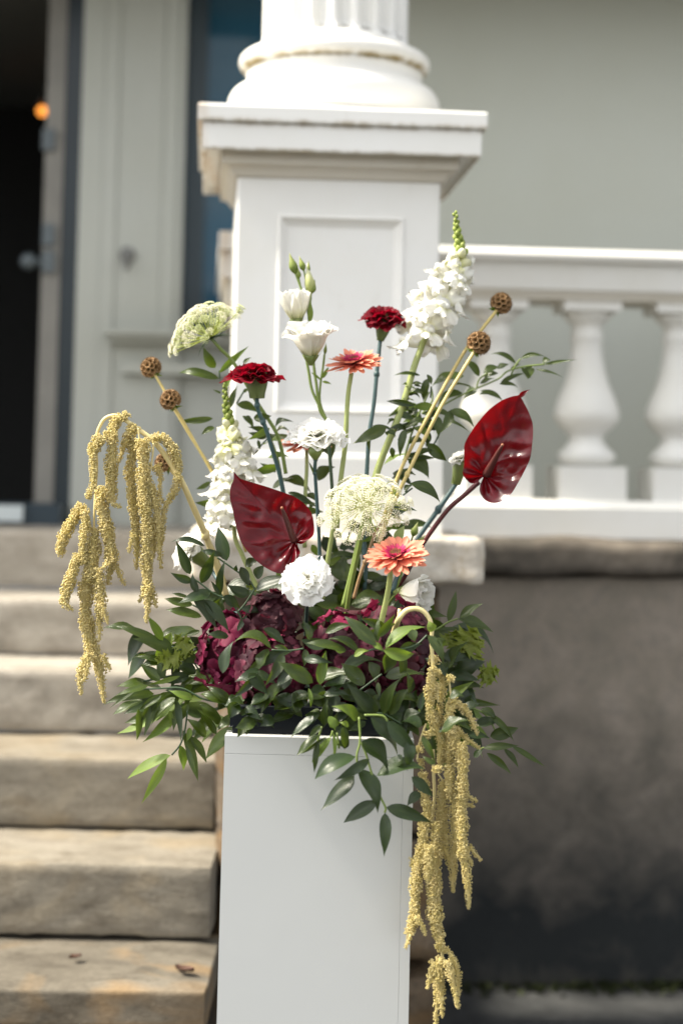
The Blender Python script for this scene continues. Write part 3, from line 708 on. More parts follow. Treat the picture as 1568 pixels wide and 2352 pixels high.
def stem(parent, K, pts, D, r0, r1=None, mat=ST_GREEN, name='stem', n=8, knots=()):
    f, sc = KS[K]; k = len(pts); r1 = r0 if r1 is None else r1
    W_ = []; rad = []
    for i, p in enumerate(pts):
        d = p[2] if len(p) > 2 else (D[0] + (D[1] - D[0]) * i / max(1, k - 1) if isinstance(D, tuple) else D)
        W_.append(P(*f(p[0], p[1]), d)); rad.append(S((r0 + (r1 - r0) * i / max(1, k - 1)) * sc, d))
    pp, rr = smoothpath(W_, rad, 6)
    mb = MB(); mb.tube(pp, rr, n)
    for kn in knots:
        i = int(kn * (len(pp) - 1)); rr_ = rr[i]
        mb.sphere(pp[i], (rr_ * 1.45, rr_ * 1.45, rr_ * 1.9), 8, 6)
    return mb.build(name, mat, parent)

def sprig(label, K, D, mat, stems, leaves, cat='foliage', name='leafy_sprig', jit=0.35, up=0.5, smat=ST_DARK, group='leafy green sprigs filling the arrangement', dd=0.0, sr=2.0):
    f, sc = KS[K]
    anchor = P(*f(*leaves[0][:2]), D)
    t_ = thing(name, label, cat, anchor, group)
    for s_ in stems: stem(t_, K, s_, D + 0.004, sr / sc * 0.6272 * 1.6, None, smat)
    for l in leaves:
        bx, by, tx, ty, wd_ = l[:5]; arch = l[5] if len(l) > 5 else random.choice((0.0, 0.05, 0.05, 0.1)); mm = l[6] if len(l) > 6 else mat
        b2 = f(bx, by); t2 = f(tx, ty); L = math.hypot(b2[0] - t2[0], b2[1] - t2[1])
        d0 = D + random.uniform(-0.006, 0.006); d1 = d0 + dd + random.uniform(-jit, jit) * S(L, D)
        leaf_obj(t_, P(*b2, d0), P(*t2, d1), S(wd_ * sc, D), arch, mm, random.uniform(-0.45, 0.45), random.uniform(0.1, 0.9) * up * 1.6)
    return t_
A = 0.2   # strongly arched
sprig('dark leafy sprig climbing left of the lower red anthurium', '5', 2.75, L_DARK,
      [[(410, 700), (490, 755), (580, 825), (660, 870), (740, 900), (840, 1020), (900, 1150)], [(640, 500), (770, 590), (940, 715), (1000, 800)], [(1010, 790), (910, 940), (840, 1020)]],
      [(410, 735, 195, 645, 90), (385, 662, 245, 335, 110), (490, 748, 617, 430, 125), (450, 835, 408, 648, 85), (578, 830, 262, 942, 125), (672, 860, 722, 525, 85), (662, 850, 580, 720, 48),
       (948, 855, 735, 755, 125), (398, 850, 634, 1180, 120), (518, 905, 758, 1218, 130), (700, 870, 860, 985, 110), (735, 532, 650, 205, 150), (524, 392, 195, 356, 62, 0.15), (692, 482, 480, 436, 70, A),
       (865, 590, 945, 782, 105), (820, 632, 828, 570, 45), (1025, 708, 1090, 575, 110), (1012, 818, 1338, 685, 132), (915, 590, 1035, 520, 95), (872, 990, 1053, 1026, 88, 0.15), (835, 1205, 935, 1030, 60), (750, 1255, 550, 1232, 90, .1)])
sprig('mid green leaves reaching left over the pale steps', '5', 2.88, L_MID, [[(410, 955), (480, 1000), (560, 1120)]],
      [(412, 955, 137, 893, 95), (495, 1068, 150, 1000, 100), (370, 885, 205, 845, 42), (480, 1205, 330, 1256, 60), (660, 1000, 610, 960, 80), (640, 1010, 690, 880, 90)])
sprig('broad pointed leaves at the far left below the hanging amaranth', '1', 2.82, L_MID, [[(480, 560), (560, 590), (620, 640), (700, 760)]],
      [(412, 515, 294, 325, 76, 0.05, L_LIGHT), (492, 575, 178, 500, 128), (790, 668, 613, 480, 140, .05, L_DARK), (690, 660, 430, 620, 92), (660, 770, 525, 668, 110, .1, L_DARK), (390, 822, 237, 690, 95), (432, 812, 385, 640, 66, .1), (545, 785, 298, 850, 42, .1, L_LIGHT), (640, 590, 560, 500, 90)])
sprig('dense fan of drooping glossy leaves spilling over the plinth on the left', '1', 2.74, L_MID,
      [[(200, 890), (400, 880), (560, 880), (720, 960), (860, 990)], [(860, 990), (960, 1050), (1070, 1115)], [(480, 1390), (545, 1310), (580, 1200), (600, 1050)]],
      [(300, 858, 42, 938, 55), (195, 905, 3, 1032, 24), (262, 975, 27, 1082, 66), (400, 930, 228, 1050, 60, A), (365, 950, 233, 1152, 70), (222, 1035, 212, 1282, 62), (362, 960, 266, 1256, 70), (505, 948, 318, 1174, 82), (512, 958, 548, 1290, 60, .05, L_DARK),
       (605, 1000, 505, 1160, 70), (640, 955, 455, 895, 70, .1, L_LIGHT), (892, 985, 696, 925, 92, A), (935, 992, 748, 862, 85, A), (948, 1022, 1146, 848, 75), (1062, 1092, 1187, 1000, 90, A), (858, 1132, 690, 1000, 80, .1), (852, 1145, 690, 1040, 70), (992, 1085, 820, 1205, 88), (1076, 1130, 1324, 1226, 85),
       (1118, 1148, 1098, 1350, 150, .1), (742, 1252, 585, 1110, 82, A), (822, 1232, 668, 1030, 65), (975, 1180, 740, 1422, 122), (612, 1242, 747, 1452, 70), (562, 1200, 680, 1596, 75, .05), (592, 1322, 682, 1592, 50), (545, 1315, 568, 1510, 75, .05, L_LIGHT),
       (472, 1392, 140, 1574, 85, .05, L_LIGHT), (442, 1412, 246, 1764, 80, .05, L_LIGHT), (500, 1042, 490, 1212, 50), (460, 1050, 470, 1190, 40, .05, L_LIGHT), (1440, 1090, 1200, 1098, 132, .1), (1560, 1112, 1375, 1042, 80), (1180, 1020, 1095, 850, 170, .05, L_DARK), (620, 1180, 590, 1290, 50, .05, L_LIGHT)], up=0.7)
sprig('leaves laid across the dark hydrangea on the left', '1', 2.665, L_MID, [[(1245, 585), (1380, 590), (1490, 575)]],
      [(868, 765, 950, 518, 96, .05, L_DARK), (1242, 578, 950, 530, 85, A), (1226, 616, 1022, 812, 75), (1332, 610, 1183, 868, 95), (1502, 580, 1490, 715, 62), (1260, 560, 1370, 590, 40, A), (1400, 800, 1270, 940, 70, .05, L_DARK)])
sprig('pointed leaves in front of the magenta hydrangea at the centre', '2', 2.645, L_MID, [[(455, 910), (420, 860), (480, 880)], [(800, 950), (880, 890), (975, 820)]],
      [(482, 882, 228, 730, 124), (722, 652, 425, 598, 72, .1), (812, 662, 588, 570, 66, A), (570, 524, 757, 470, 72, .1), (532, 898, 576, 650, 88, 0, L_LIGHT), (852, 898, 684, 742, 122, .05), (720, 835, 606, 955, 95, .05, L_DARK), (945, 880, 955, 990, 42), (450, 920, 465, 1060, 34, .15, L_LIGHT), (640, 640, 715, 660, 60, .05, L_LIGHT), (560, 970, 745, 975, 70, .1, L_DARK)])
sprig('spray of bright glossy leaves around the bend of the cream amaranth stalk', '2', 2.625, L_MID, [[(790, 690), (860, 660), (930, 640), (1000, 660)], [(1000, 660), (1200, 620), (1300, 540)]],
      [(935, 612, 707, 405, 112), (945, 592, 958, 410, 52), (950, 556, 1072, 385, 66), (775, 692, 892, 655, 52, A, L_LIGHT), (1000, 640, 1292, 483, 80, .1, L_LIGHT), (985, 648, 1208, 672, 100, A, L_LIGHT), (1010, 668, 992, 818, 112), (1190, 500, 1215, 590, 80), (1330, 520, 1310, 440, 80, .15, L_LIGHT), (905, 600, 985, 655, 50, .1, L_LIGHT), (1305, 540, 1418, 750, 85, .1), (1370, 560, 1405, 640, 60, A)])
sprig('upright dark leaves in the middle above the black tray', '2', 2.65, L_DARK, [[(940, 1100), (1000, 1110), (1120, 1180)]],
      [(945, 1095, 715, 878, 122), (985, 1108, 1118, 840, 96, .05, L_MID), (1032, 1112, 1178, 918, 100, .05, L_MID), (1130, 1150, 1252, 1095, 92), (562, 1188, 592, 988, 62, .05, L_MID), (800, 1150, 612, 1052, 95, A, L_LIGHT), (560, 990, 322, 1048, 52, A, L_MID), (715, 1355, 705, 1200, 72), (475, 1142, 325, 1275, 66), (540, 1188, 448, 1272, 52), (665, 1190, 590, 1120, 80, .1, L_LIGHT), (850, 1040, 760, 960, 90), (1250, 1080, 1290, 920, 60), (640, 1270, 720, 1200, 70), (860, 1160, 740, 1230, 60), (1060, 1150, 1010, 1260, 80)])
sprig('large blue-green leaves hanging in front of the white plinth', '4', 2.60, L_DARK,
      [[(690, 200), (700, 430), (670, 560), (675, 700), (635, 755)], [(710, 440), (760, 560), (800, 700), (880, 930), (942, 1060), (935, 1112)], [(740, 180), (910, 185), (962, 238)]],
      [(800, 200, 1058, 575, 150), (962, 236, 1254, 556, 160, .05), (712, 428, 972, 745, 185, .05), (658, 578, 266, 796, 165, .15), (790, 600, 450, 806, 110, .05), (678, 698, 867, 1122, 172, .1), (645, 762, 321, 1095, 160, .05), (862, 1010, 540, 1212, 150, .05), (950, 1062, 1396, 1214, 150, .05), (937, 1114, 928, 1540, 132),
       (858, 760, 1325, 700, 165, .1), (1275, 920, 1148, 1050, 112), (1192, 770, 1405, 965, 120), (1175, 420, 1150, 718, 130), (1292, 268, 1105, 240, 125), (1290, 380, 1425, 640, 75, .1, L_MID), (1100, 560, 1020, 640, 70)], jit=0.15, sr=2.6, smat=ST_GREEN)
sprig('small bright leaflets hanging at the plinth top edge', '4', 2.62, L_LIGHT, [[(335, 290), (310, 370), (295, 430)], [(440, 330), (420, 390)], [(480, 350), (500, 500)]],
      [(312, 368, 93, 570, 82, .05, L_MID), (300, 420, 262, 735, 70, .05, L_MID), (422, 392, 236, 634, 90), (382, 390, 132, 556, 48, .05, L_MID), (442, 345, 438, 625, 44), (540, 288, 560, 505, 92, .05, L_MID), (455, 432, 556, 512, 60, .05, L_MID), (335, 282, 205, 395, 58, .05, L_MID), (252, 190, 35, 395, 92, .05, L_DARK), (402, 190, 462, 330, 90, .1), (590, 290, 500, 250, 60, .2)], jit=0.2, smat=ST_GREEN, sr=2.4)
sprig('leaves rising against the dark wall right of the cream stalk', '3', 2.90, L_MID, [[(440, 510), (500, 480), (580, 430), (665, 400)]],
      [(578, 424, 648, 150, 82), (680, 392, 894, 264, 86), (662, 404, 978, 522, 92), (500, 490, 802, 566, 36, .15), (440, 440, 432, 210, 60), (455, 560, 575, 605, 34, .15)], smat=ST_GREEN)
sprig('big rounded dark leaves between the yellow tassels and the lobed lime leaves', '3', 2.88, L_DARK, [[(560, 860), (620, 760), (680, 700)]],
      [(578, 834, 757, 604, 98, .05, L_MID), (530, 740, 800, 740, 150), (640, 880, 908, 780, 185, .1), (580, 892, 862, 950, 105), (590, 1100, 725, 1085, 85), (620, 1010, 790, 1180, 150), (740, 1170, 790, 1070, 60), (335, 1000, 372, 1322, 66), (178, 1290, 342, 1225, 110), (360, 780, 400, 900, 80), (660, 1200, 830, 1290, 130), (700, 1360, 880, 1560, 120)])
sprig('drooping outer leaves reaching furthest right against the dark wall', '3', 2.84, L_MID, [[(720, 1170), (850, 1212), (930, 1272), (990, 1380), (1000, 1450)], [(820, 1600), (890, 1540), (1060, 1540), (1140, 1530)]],
      [(865, 1200, 1002, 1280, 82, A), (948, 1242, 1157, 1484, 66, A), (948, 1440, 1200, 1362, 128), (888, 1542, 1206, 1522, 76), (918, 1585, 1138, 1776, 72), (1068, 1546, 1198, 1716, 56), (1142, 1530, 1438, 1708, 56), (818, 1330, 1036, 1305, 98, .05, L_DARK), (760, 1430, 950, 1455, 70, .05, L_DARK), (805, 1622, 885, 1555, 62, .05, L_DARK), (720, 1190, 860, 1150, 80, .05, L_DARK)], smat=ST_GREEN)
sprig('two glossy leaves lying over the yellow amaranth tassels', '3', 2.56, L_MID, [[(500, 1400), (520, 1392)]], [(518, 1392, 768, 1298, 108, .1), (590, 1095, 722, 1090, 80, .15), (470, 1680, 350, 1610, 55, .1)])
sprig('airy sprig arching right behind the brown seed heads', '8', 3.02, L_MID,
      [[(330, 1600), (450, 1540), (560, 1480), (720, 1405), (880, 1335), (960, 1272), (1090, 1238), (1240, 1222)], [(720, 1400), (745, 1330), (830, 1275)], [(985, 1300), (1010, 1240), (1052, 1180)], [(300, 1600), (380, 1500), (370, 1390)]],
      [(1020, 1215, 825, 1145, 45, A), (1053, 1180, 1242, 1162, 42, A), (1240, 1222, 1494, 1186, 30, .1), (1222, 1212, 1288, 1190, 56, .1), (1172, 1256, 1388, 1326, 24, .15), (1135, 1236, 1114, 1335, 95), (772, 1290, 905, 1250, 62, .1), (880, 1258, 968, 1222, 56), (885, 1290, 778, 1374, 50, A), (742, 1372, 862, 1330, 36, .1), (975, 1262, 1060, 1216, 20, .1), (742, 1312, 603, 1198, 68, A), (622, 1310, 378, 1392, 84, A), (690, 1402, 466, 1440, 40, A), (722, 1408, 613, 1506, 76), (748, 1424, 918, 1502, 46, A), (740, 1450, 884, 1502, 28, A), (612, 1440, 418, 1552, 80, A), (892, 1372, 1034, 1402, 34, A), (898, 1372, 1096, 1290, 42, .1), (1060, 1250, 1140, 1330, 40)], smat=ST_GREEN, up=0.8)
sprig('large leaves crossing the pale seed-head stalks on the right', '7', 2.95, L_MID, [[(1255, 790), (1150, 1000), (1020, 1230), (800, 1340)], [(1020, 650), (1030, 520)]],
      [(1252, 792, 1122, 1062, 132, .1), (1250, 786, 1524, 1000, 122, A), (1085, 855, 1112, 1118, 128, .1), (985, 1172, 1208, 1376, 150, .15), (760, 1360, 1000, 1580, 190, .1), (930, 1300, 700, 1360, 100, .05, L_DARK), (1190, 900, 1460, 1040, 40, A), (830, 1330, 1090, 1260, 80, A), (980, 1020, 960, 1230, 90, .05, L_DARK), (1100, 780, 940, 930, 90, .05, L_DARK), (985, 430, 940, 692, 112, .15), (900, 390, 590, 395, 52, A), (980, 380, 1030, 500, 60)], up=0.7)
sprig('leaf pair hanging right of the cream umbel head', '6', 2.84, L_MID, [[(1110, 690), (1200, 620)], [(1190, 580), (1130, 660)]], [(1182, 572, 1464, 760, 122, .1), (1000, 870, 1248, 842, 122, .05, L_DARK), (1120, 640, 1200, 600, 55), (1000, 880, 1100, 930, 60, .1, L_DARK), (1040, 1150, 1128, 975, 105, .05, L_PALE), (1140, 1190, 1215, 1140, 70, 0.05, L_PALE)])
sprig('broad leaf reaching left across the blue-green carnation stem', '6', 2.90, L_MID, [[(990, 60), (900, 20)]], [(955, 30, 625, 200, 140, .1), (985, 45, 800, 30, 40, .1), (1000, 230, 1010, 340, 60), (950, 80, 1040, 130, 60, .1), (1130, 60, 1080, 330, 90, .1), (770, 130, 790, 270, 40, .1)])
sprig('thin leaves behind the dark red carnation on the left', '9', 2.98, L_MID, [[(850, 1140), (845, 1060)], [(1010, 1380), (1080, 1260)]],
      [(845, 1142, 455, 1092, 96, A), (805, 1040, 690, 830, 110), (845, 1085, 1130, 828, 74, 0.05, L_LIGHT), (785, 1520, 440, 1545, 76, .15), (955, 1420, 1022, 1206, 62), (1010, 1385, 1216, 1472, 96, .1), (862, 1282, 780, 1246, 26, .1), (1075, 1000, 1158, 938, 40), (900, 1230, 990, 1120, 60, .05, L_LIGHT), (1090, 1500, 1140, 1568, 60), (1070, 1270, 1140, 1240, 40, .1)])
sprig('leaves peeping out left and right of the left snapdragon', '10', 2.98, L_MID, [[(590, 560), (700, 440), (760, 380)]],
      [(225, 300, 98, 375, 62, A), (185, 820, 43, 890, 56), (278, 1010, 35, 1020, 86, .1), (490, 190, 595, 330, 62), (570, 350, 704, 412, 52, A), (812, 732, 655, 640, 56), (778, 882, 1005, 784, 62), (755, 400, 1055, 412, 66, .1), (1238, 445, 1340, 612, 150, .1), (1212, 812, 1380, 680, 122, .1), (1100, 940, 1190, 1010, 72), (290, 530, 340, 590, 45), (640, 420, 660, 520, 40), (1130, 1060, 1190, 1030, 60), (590, 560, 650, 520, 30)])
sprig('dark leaves standing among the lower flower stems', '6', 2.96, L_DARK, [[(600, 1040), (540, 1250), (480, 1480)]],
      [(340, 1090, 520, 1275, 115), (580, 940, 710, 1085, 130), (850, 1042, 1040, 1115, 122), (490, 1510, 640, 1580, 150), (690, 1440, 1003, 1532, 92, .1, L_MID), (580, 1475, 692, 1412, 66, .15, L_MID), (380, 1570, 695, 1772, 160, .1), (500, 1200, 665, 1150, 92), (240, 1160, 293, 1275, 74, .05, L_LIGHT), (400, 1240, 350, 1060, 90), (450, 1060, 530, 1100, 80), (760, 1560, 900, 1600, 110), (380, 1800, 560, 1740, 90), (250, 1660, 390, 1760, 130), (760, 1240, 700, 1120, 80), (60, 1800, 210, 1830, 50, .1, L_MID), (600, 1460, 700, 1340, 90), (340, 1330, 450, 1250, 90)], jit=0.5)
# dense dark leaf mass in the heart of the arrangement (behind hydrangeas and stems)
core = thing('leafy_core', 'dark crowded leaves packed behind the hydrangeas at the heart of the arrangement', 'foliage', BASE)
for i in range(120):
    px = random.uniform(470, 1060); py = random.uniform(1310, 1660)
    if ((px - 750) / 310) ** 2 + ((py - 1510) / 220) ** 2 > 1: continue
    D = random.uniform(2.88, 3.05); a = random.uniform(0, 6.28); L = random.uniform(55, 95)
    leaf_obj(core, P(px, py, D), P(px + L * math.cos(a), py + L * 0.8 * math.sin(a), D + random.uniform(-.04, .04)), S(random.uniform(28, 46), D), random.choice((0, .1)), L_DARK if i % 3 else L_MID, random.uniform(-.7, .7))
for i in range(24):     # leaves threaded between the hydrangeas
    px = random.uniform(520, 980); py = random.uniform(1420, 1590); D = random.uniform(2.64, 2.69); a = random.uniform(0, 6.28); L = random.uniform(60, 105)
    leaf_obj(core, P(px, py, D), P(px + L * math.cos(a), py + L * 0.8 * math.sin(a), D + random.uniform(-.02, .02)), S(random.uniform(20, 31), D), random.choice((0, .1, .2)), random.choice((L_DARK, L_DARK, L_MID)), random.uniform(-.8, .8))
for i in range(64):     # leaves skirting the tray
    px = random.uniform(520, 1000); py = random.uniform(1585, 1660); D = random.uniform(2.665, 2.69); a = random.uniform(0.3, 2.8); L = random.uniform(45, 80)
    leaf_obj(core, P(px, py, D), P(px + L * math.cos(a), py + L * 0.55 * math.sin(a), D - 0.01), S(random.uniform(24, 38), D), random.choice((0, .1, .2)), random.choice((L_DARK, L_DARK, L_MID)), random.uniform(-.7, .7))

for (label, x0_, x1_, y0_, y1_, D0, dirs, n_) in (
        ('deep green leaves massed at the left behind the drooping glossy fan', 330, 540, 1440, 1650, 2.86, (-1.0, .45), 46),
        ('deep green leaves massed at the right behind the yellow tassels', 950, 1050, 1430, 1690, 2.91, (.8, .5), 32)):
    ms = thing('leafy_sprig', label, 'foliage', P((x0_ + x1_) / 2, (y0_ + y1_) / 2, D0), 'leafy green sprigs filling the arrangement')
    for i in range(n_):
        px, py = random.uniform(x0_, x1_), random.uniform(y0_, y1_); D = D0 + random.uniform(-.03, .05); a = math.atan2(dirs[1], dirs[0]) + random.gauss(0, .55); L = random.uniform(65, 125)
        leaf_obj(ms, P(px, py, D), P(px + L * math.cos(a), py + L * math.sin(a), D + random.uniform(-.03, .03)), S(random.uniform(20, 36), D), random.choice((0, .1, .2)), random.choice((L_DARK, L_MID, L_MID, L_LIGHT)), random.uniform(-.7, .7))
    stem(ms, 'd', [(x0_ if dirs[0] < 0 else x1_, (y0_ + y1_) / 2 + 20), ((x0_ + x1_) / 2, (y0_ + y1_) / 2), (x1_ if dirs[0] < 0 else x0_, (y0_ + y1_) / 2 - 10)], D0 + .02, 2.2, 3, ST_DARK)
for (label, spine, n_, sp_) in (
        ('fine curling leaves climbing around the right snapdragon stem', [(880, 1230), (915, 1100), (950, 980), (985, 900)], 34, 60),
        ('fine leaves threaded between the stems under the middle umbel', [(700, 1370), (760, 1300), (830, 1270), (900, 1210)], 32, 75),
        ('fine leaves rising behind the left snapdragon and lower anthurium', [(640, 1320), (650, 1180), (640, 1060), (600, 960)], 26, 60)):
    ms = thing('leafy_sprig', label, 'foliage', P(*spine[0], 2.97), 'leafy green sprigs filling the arrangement')
    stem(ms, 'd', spine, 2.97, 3.2, 2, ST_GREEN)
    for i in range(n_):
        t_ = random.uniform(0, 2.999); k_ = int(t_); q_ = t_ - k_; bx_ = spine[k_][0] * (1 - q_) + spine[k_ + 1][0] * q_; by_ = spine[k_][1] * (1 - q_) + spine[k_ + 1][1] * q_
        a = random.choice((0.2, 2.9)) + random.gauss(0, .6); L = random.uniform(35, sp_ + 20); D = 2.965 + random.uniform(-.03, .03); ox = random.uniform(-22, 22)
        leaf_obj(ms, P(bx_ + ox, by_, D), P(bx_ + ox + L * math.cos(a), by_ - L * .45 * math.sin(a) + random.uniform(0, 22), D + random.uniform(-.02, .02)), S(random.uniform(12, 24), D), random.choice((.1, .2, .3)), random.choice((L_MID, L_MID, L_DARK, L_LIGHT)), random.uniform(-.8, .8))
# lobed oak-type leaves
OAK = [(0, 0), (.05, .02), (.07, .16), (.30, .10), (.24, .22), (.42, .30), (.20, .34), (.16, .44), (.42, .50), (.34, .58), (.46, .70), (.22, .66), (.14, .74), (.26, .86), (.12, .86), (0, 1.0)]
def oak_mesh(seed):
    rr = random.Random(seed); mb = MB(); o = OAK
    rt = [(x * rr.uniform(.85, 1.15), y + rr.uniform(-.02, .02)) for x, y in o]; lf = [(-x * rr.uniform(.85, 1.15), y + rr.uniform(-.02, .02)) for x, y in o]
    n = len(o); vs = []; uv = []
    for row, k in ((lf, 1), (lf, .5), (None, 0), (rt, .5), (rt, 1)):
        for i in range(n):
            x, y = row[i] if row else (0, (lf[i][1] + rt[i][1]) / 2)
            y2 = y * k + ((lf[i][1] + rt[i][1]) / 2 * 0.8 + .06) * (1 - k) if row else y
            vs.append((x * k, y2 if 0 < i < n - 1 else y, 0.16 * abs(x * k) + 0.05 * math.sin(9 * y + 5 * x))); uv.append((0.5 + x * k, y))
    fs = [(r_ * n + i, (r_ + 1) * n + i, (r_ + 1) * n + i + 1, r_ * n + i + 1) for r_ in range(4) for i in range(n - 1)]
    mb.add(vs, fs, uv); return mb.mesh('lobed_leaf', [L_LIME])
def oak(label, K, D, items):
    f, sc = KS[K]; t_ = thing('oak_sprig', label, 'foliage', P(*f(*items[0][:2]), D), 'lobed lime green leaf sprigs')
    for i, (bx, by, tx, ty, wd_) in enumerate(items):
        p1, p2 = P(*f(bx, by), D), P(*f(tx, ty), D + 0.01); Y = p2 - p1; L = Y.length; Y.normalize()
        v = CAMP - p1; n_ = (v - Y * v.dot(Y)).normalized(); n_ = Matrix.Rotation(random.uniform(-.3, .3), 3, Y) @ n_; X = Y.cross(n_)
        inst(oak_mesh(i + int(bx)), 'lobed_leaf', t_, mat4(X * S(wd_ * sc, D), Y * L, n_ * L, p1))
    f0 = items[0]; stem(t_, K, [(f0[0], f0[1]), ((f0[0] + f0[2]) / 2, (f0[1] + f0[3]) / 2)], D + 0.002, 3, 2, ST_GREEN)
    return t_
oak('lobed lime green leaves at the right edge behind the dark leaves', '3', 2.885, [(690, 700, 830, 470, 330), (700, 700, 900, 590, 280), (640, 690, 650, 490, 260), (850, 900, 1035, 850, 240), (810, 800, 860, 700, 150), (520, 640, 590, 530, 170), (860, 850, 960, 985, 230)])
oak('yellow-green jagged leaves at the left edge behind the drooping leaves', '1', 2.80, [(640, 620, 500, 465, 190), (570, 660, 345, 650, 190), (560, 690, 440, 640, 200), (620, 640, 560, 560, 160), (1160, 130, 1040, 90, 60)])
# ================================================================== FLOWERS
OFFC = {}
M_RED = None
def spathe_mat(name, c1, c2):
    m, t, b, o = newmat(name)
    n1 = tex(t, 25, 3, 0.5)
    col = mix(t, ramp(t, n1, [(0.35, (0, 0, 0)), (0.7, (1, 1, 1))]), c1, c2)
    at = N(t, 'ShaderNodeAttribute', attribute_name='vein'); col = mix(t, math_(t, 'MULTIPLY', at.outputs['Fac'], 0.7), col, (0.15, 0.012, 0.02))
    col = mix(t, math_(t, 'MULTIPLY', ramp(t, tex(t, 180, 3, 0.7), [(0.66, (0, 0, 0)), (0.72, (1, 1, 1))]), 0.35), col, (0.03, 0.004, 0.004))
    t.links.new(col, b.inputs['Base Color']); b.inputs['Roughness'].default_value = 0.24; b.inputs['Specular IOR Level'].default_value = 0.4
    bump(t, b, tex(t, 90, 3, 0.5), 0.25, 0.0012)
    translucent(t, b, o, (0.42, 0.002, 0.004), 0.28); return m
M_SPATHE = spathe_mat('anthurium_red', (0.034, 0.001, 0.003), (0.075, 0.0015, 0.005))
M_SPADIX = plain('spadix', (0.045, 0.012, 0.014), 0.5, (0.12, 0.03, 0.02), 60, 0.001)
def anthurium(label, K, D, att, outline, tipi, spad, stempts, sD, sr, tilt, cup, crest):
    f, sc = KS[K]; A_ = P(*f(*att), D); t_ = thing('anthurium', label, 'flower', P(*f(*stempts[-1][:2]), sD[1]))
    OL = []
    n = len(outline)
    for i in range(n):                                   # smooth closed outline
        a, b, c, d = [Vector(outline[(i + k) % n]) for k in (-1, 0, 1, 2)]
        for k in range(7):
            q = k / 7; OL.append(0.5 * ((2 * b) + (c - a) * q + (2 * a - 5 * b + 4 * c - d) * q * q + (3 * b - a - 3 * c + d) * q ** 3))
    av = Vector(att); tv = (Vector(outline[tipi]) - av); Lt = tv.length; tv.normalize(); nv = Vector((-tv.y, tv.x))
    mb = MB(); vs = []; uv = []; VN = []; NR = 22
    n = len(OL); L = S(Lt * sc, D)
    for k in range(NR + 1):
        r_ = k / NR
        for j in range(n):
            q = av + (OL[j] - av) * r_
            lx, ly = (q - av).dot(nv) / Lt, (q - av).dot(tv) / Lt
            th = math.atan2(lx, ly)
            # pinnate and palmate veins: furrows sweeping from the midrib to the rim
            sweep = ly - 0.75 * abs(lx) + 0.2 * lx * lx
            vein = (0.9 - 1.8 * abs(math.sin(sweep * 12 + (0.7 if lx > 0 else 0) + 0.8 * math.sin(4 * lx) + 1.1 * noise.noise(Vector((lx * 5, ly * 5, D))))) ** 0.7) * min(1, abs(lx) * 6) * (1 - r_ ** 5) * min(1, r_ * 3)
            back = math.sin(th * 9) * min(1, r_ * 2.2) * (1 - r_ ** 4) if ly < 0.12 else 0
            kb = max(0, min(1, (0.16 - ly) / 0.2))
            h = crest * (vein * (1 - kb) + back * kb) + 1.1 * crest * noise.noise(Vector((lx * 8, ly * 8, D * 5))) * (1 - r_ ** 6)
            h += cup * (r_ ** 2.5) + 0.05 * min(1, abs(lx) * 3) - 0.05 * r_ * noise.noise(Vector((math.cos(th) * 2, math.sin(th) * 2, 4)))
            base = P(*f(q.x, q.y), D); v = (CAMP - base).normalized()
            dep = tilt[0] * lx + tilt[1] * ly          # real slope of the blade: its sides lie at different distances
            wpt = P(*f(q.x, q.y), D + dep * L - h * L)
            vs.append(wpt); uv.append((lx + .5, ly)); VN.append(max(0.0, min(1.0, .5 + (vein * (1 - kb) + back * kb) * .6)) ** 2 * (1 - r_ ** 6))
    fs = [(k * n + j, k * n + (j + 1) % n, (k + 1) * n + (j + 1) % n, (k + 1) * n + j) for k in range(NR) for j in range(n)]
    mb.add(vs, fs, uv); so_ = mb.build('spathe', M_SPATHE, t_); so_.data.attributes.new('vein', 'FLOAT', 'POINT').data.foreach_set('value', VN)
    p0, p1 = P(*f(*spad[0]), D - 0.004), P(*f(*spad[1]), D - 0.05)
    r0, r1 = S(spad[2] * sc, D), S(spad[3] * sc, D); k = 14
    mb = MB(); pts = [p0.lerp(p1, i / k) for i in range(k + 1)]; rad = [r0 + (r1 - r0) * i / k for i in range(k + 1)]; rad[-1] *= 0.35; rad[-2] *= 0.85
    mb.tube(pts, rad, 12); sp_ = mb.build('spadix', M_SPADIX, t_)
    mb = MB(); mb.sphere(pts[-1], r1 * 0.85, 10, 6); mb.build('spadix_tip', plain('spadix_tip', (0.30, 0.12, 0.06), 0.6), t_)
    stem(t_, K, stempts, sD, sr[0], sr[1], ST_WINE)
    return t_
anthurium('dark red anthurium with its pointed tip up, in front of the left snapdragon', '10', 2.73, (985, 1390),
          [(990, 1400), (1025, 1450), (1042, 1500), (1010, 1550), (950, 1620), (890, 1690), (840, 1698), (760, 1670), (650, 1600), (560, 1510), (480, 1400), (430, 1250), (400, 1100), (372, 980), (376, 880), (405, 800), (411, 728), (440, 772), (500, 802), (600, 832), (720, 868), (850, 912), (980, 962), (1080, 1030), (1150, 1120), (1173, 1220), (1172, 1320), (1130, 1370), (1060, 1416), (1010, 1408)],
          16, ((985, 1385), (868, 1072), 36, 17), [(1000, 1400), (1030, 1600), (1060, 1800), (1080, 2000)], (2.76, 2.86), (17, 17), (0.10, 0.12), 0.07, 0.032)
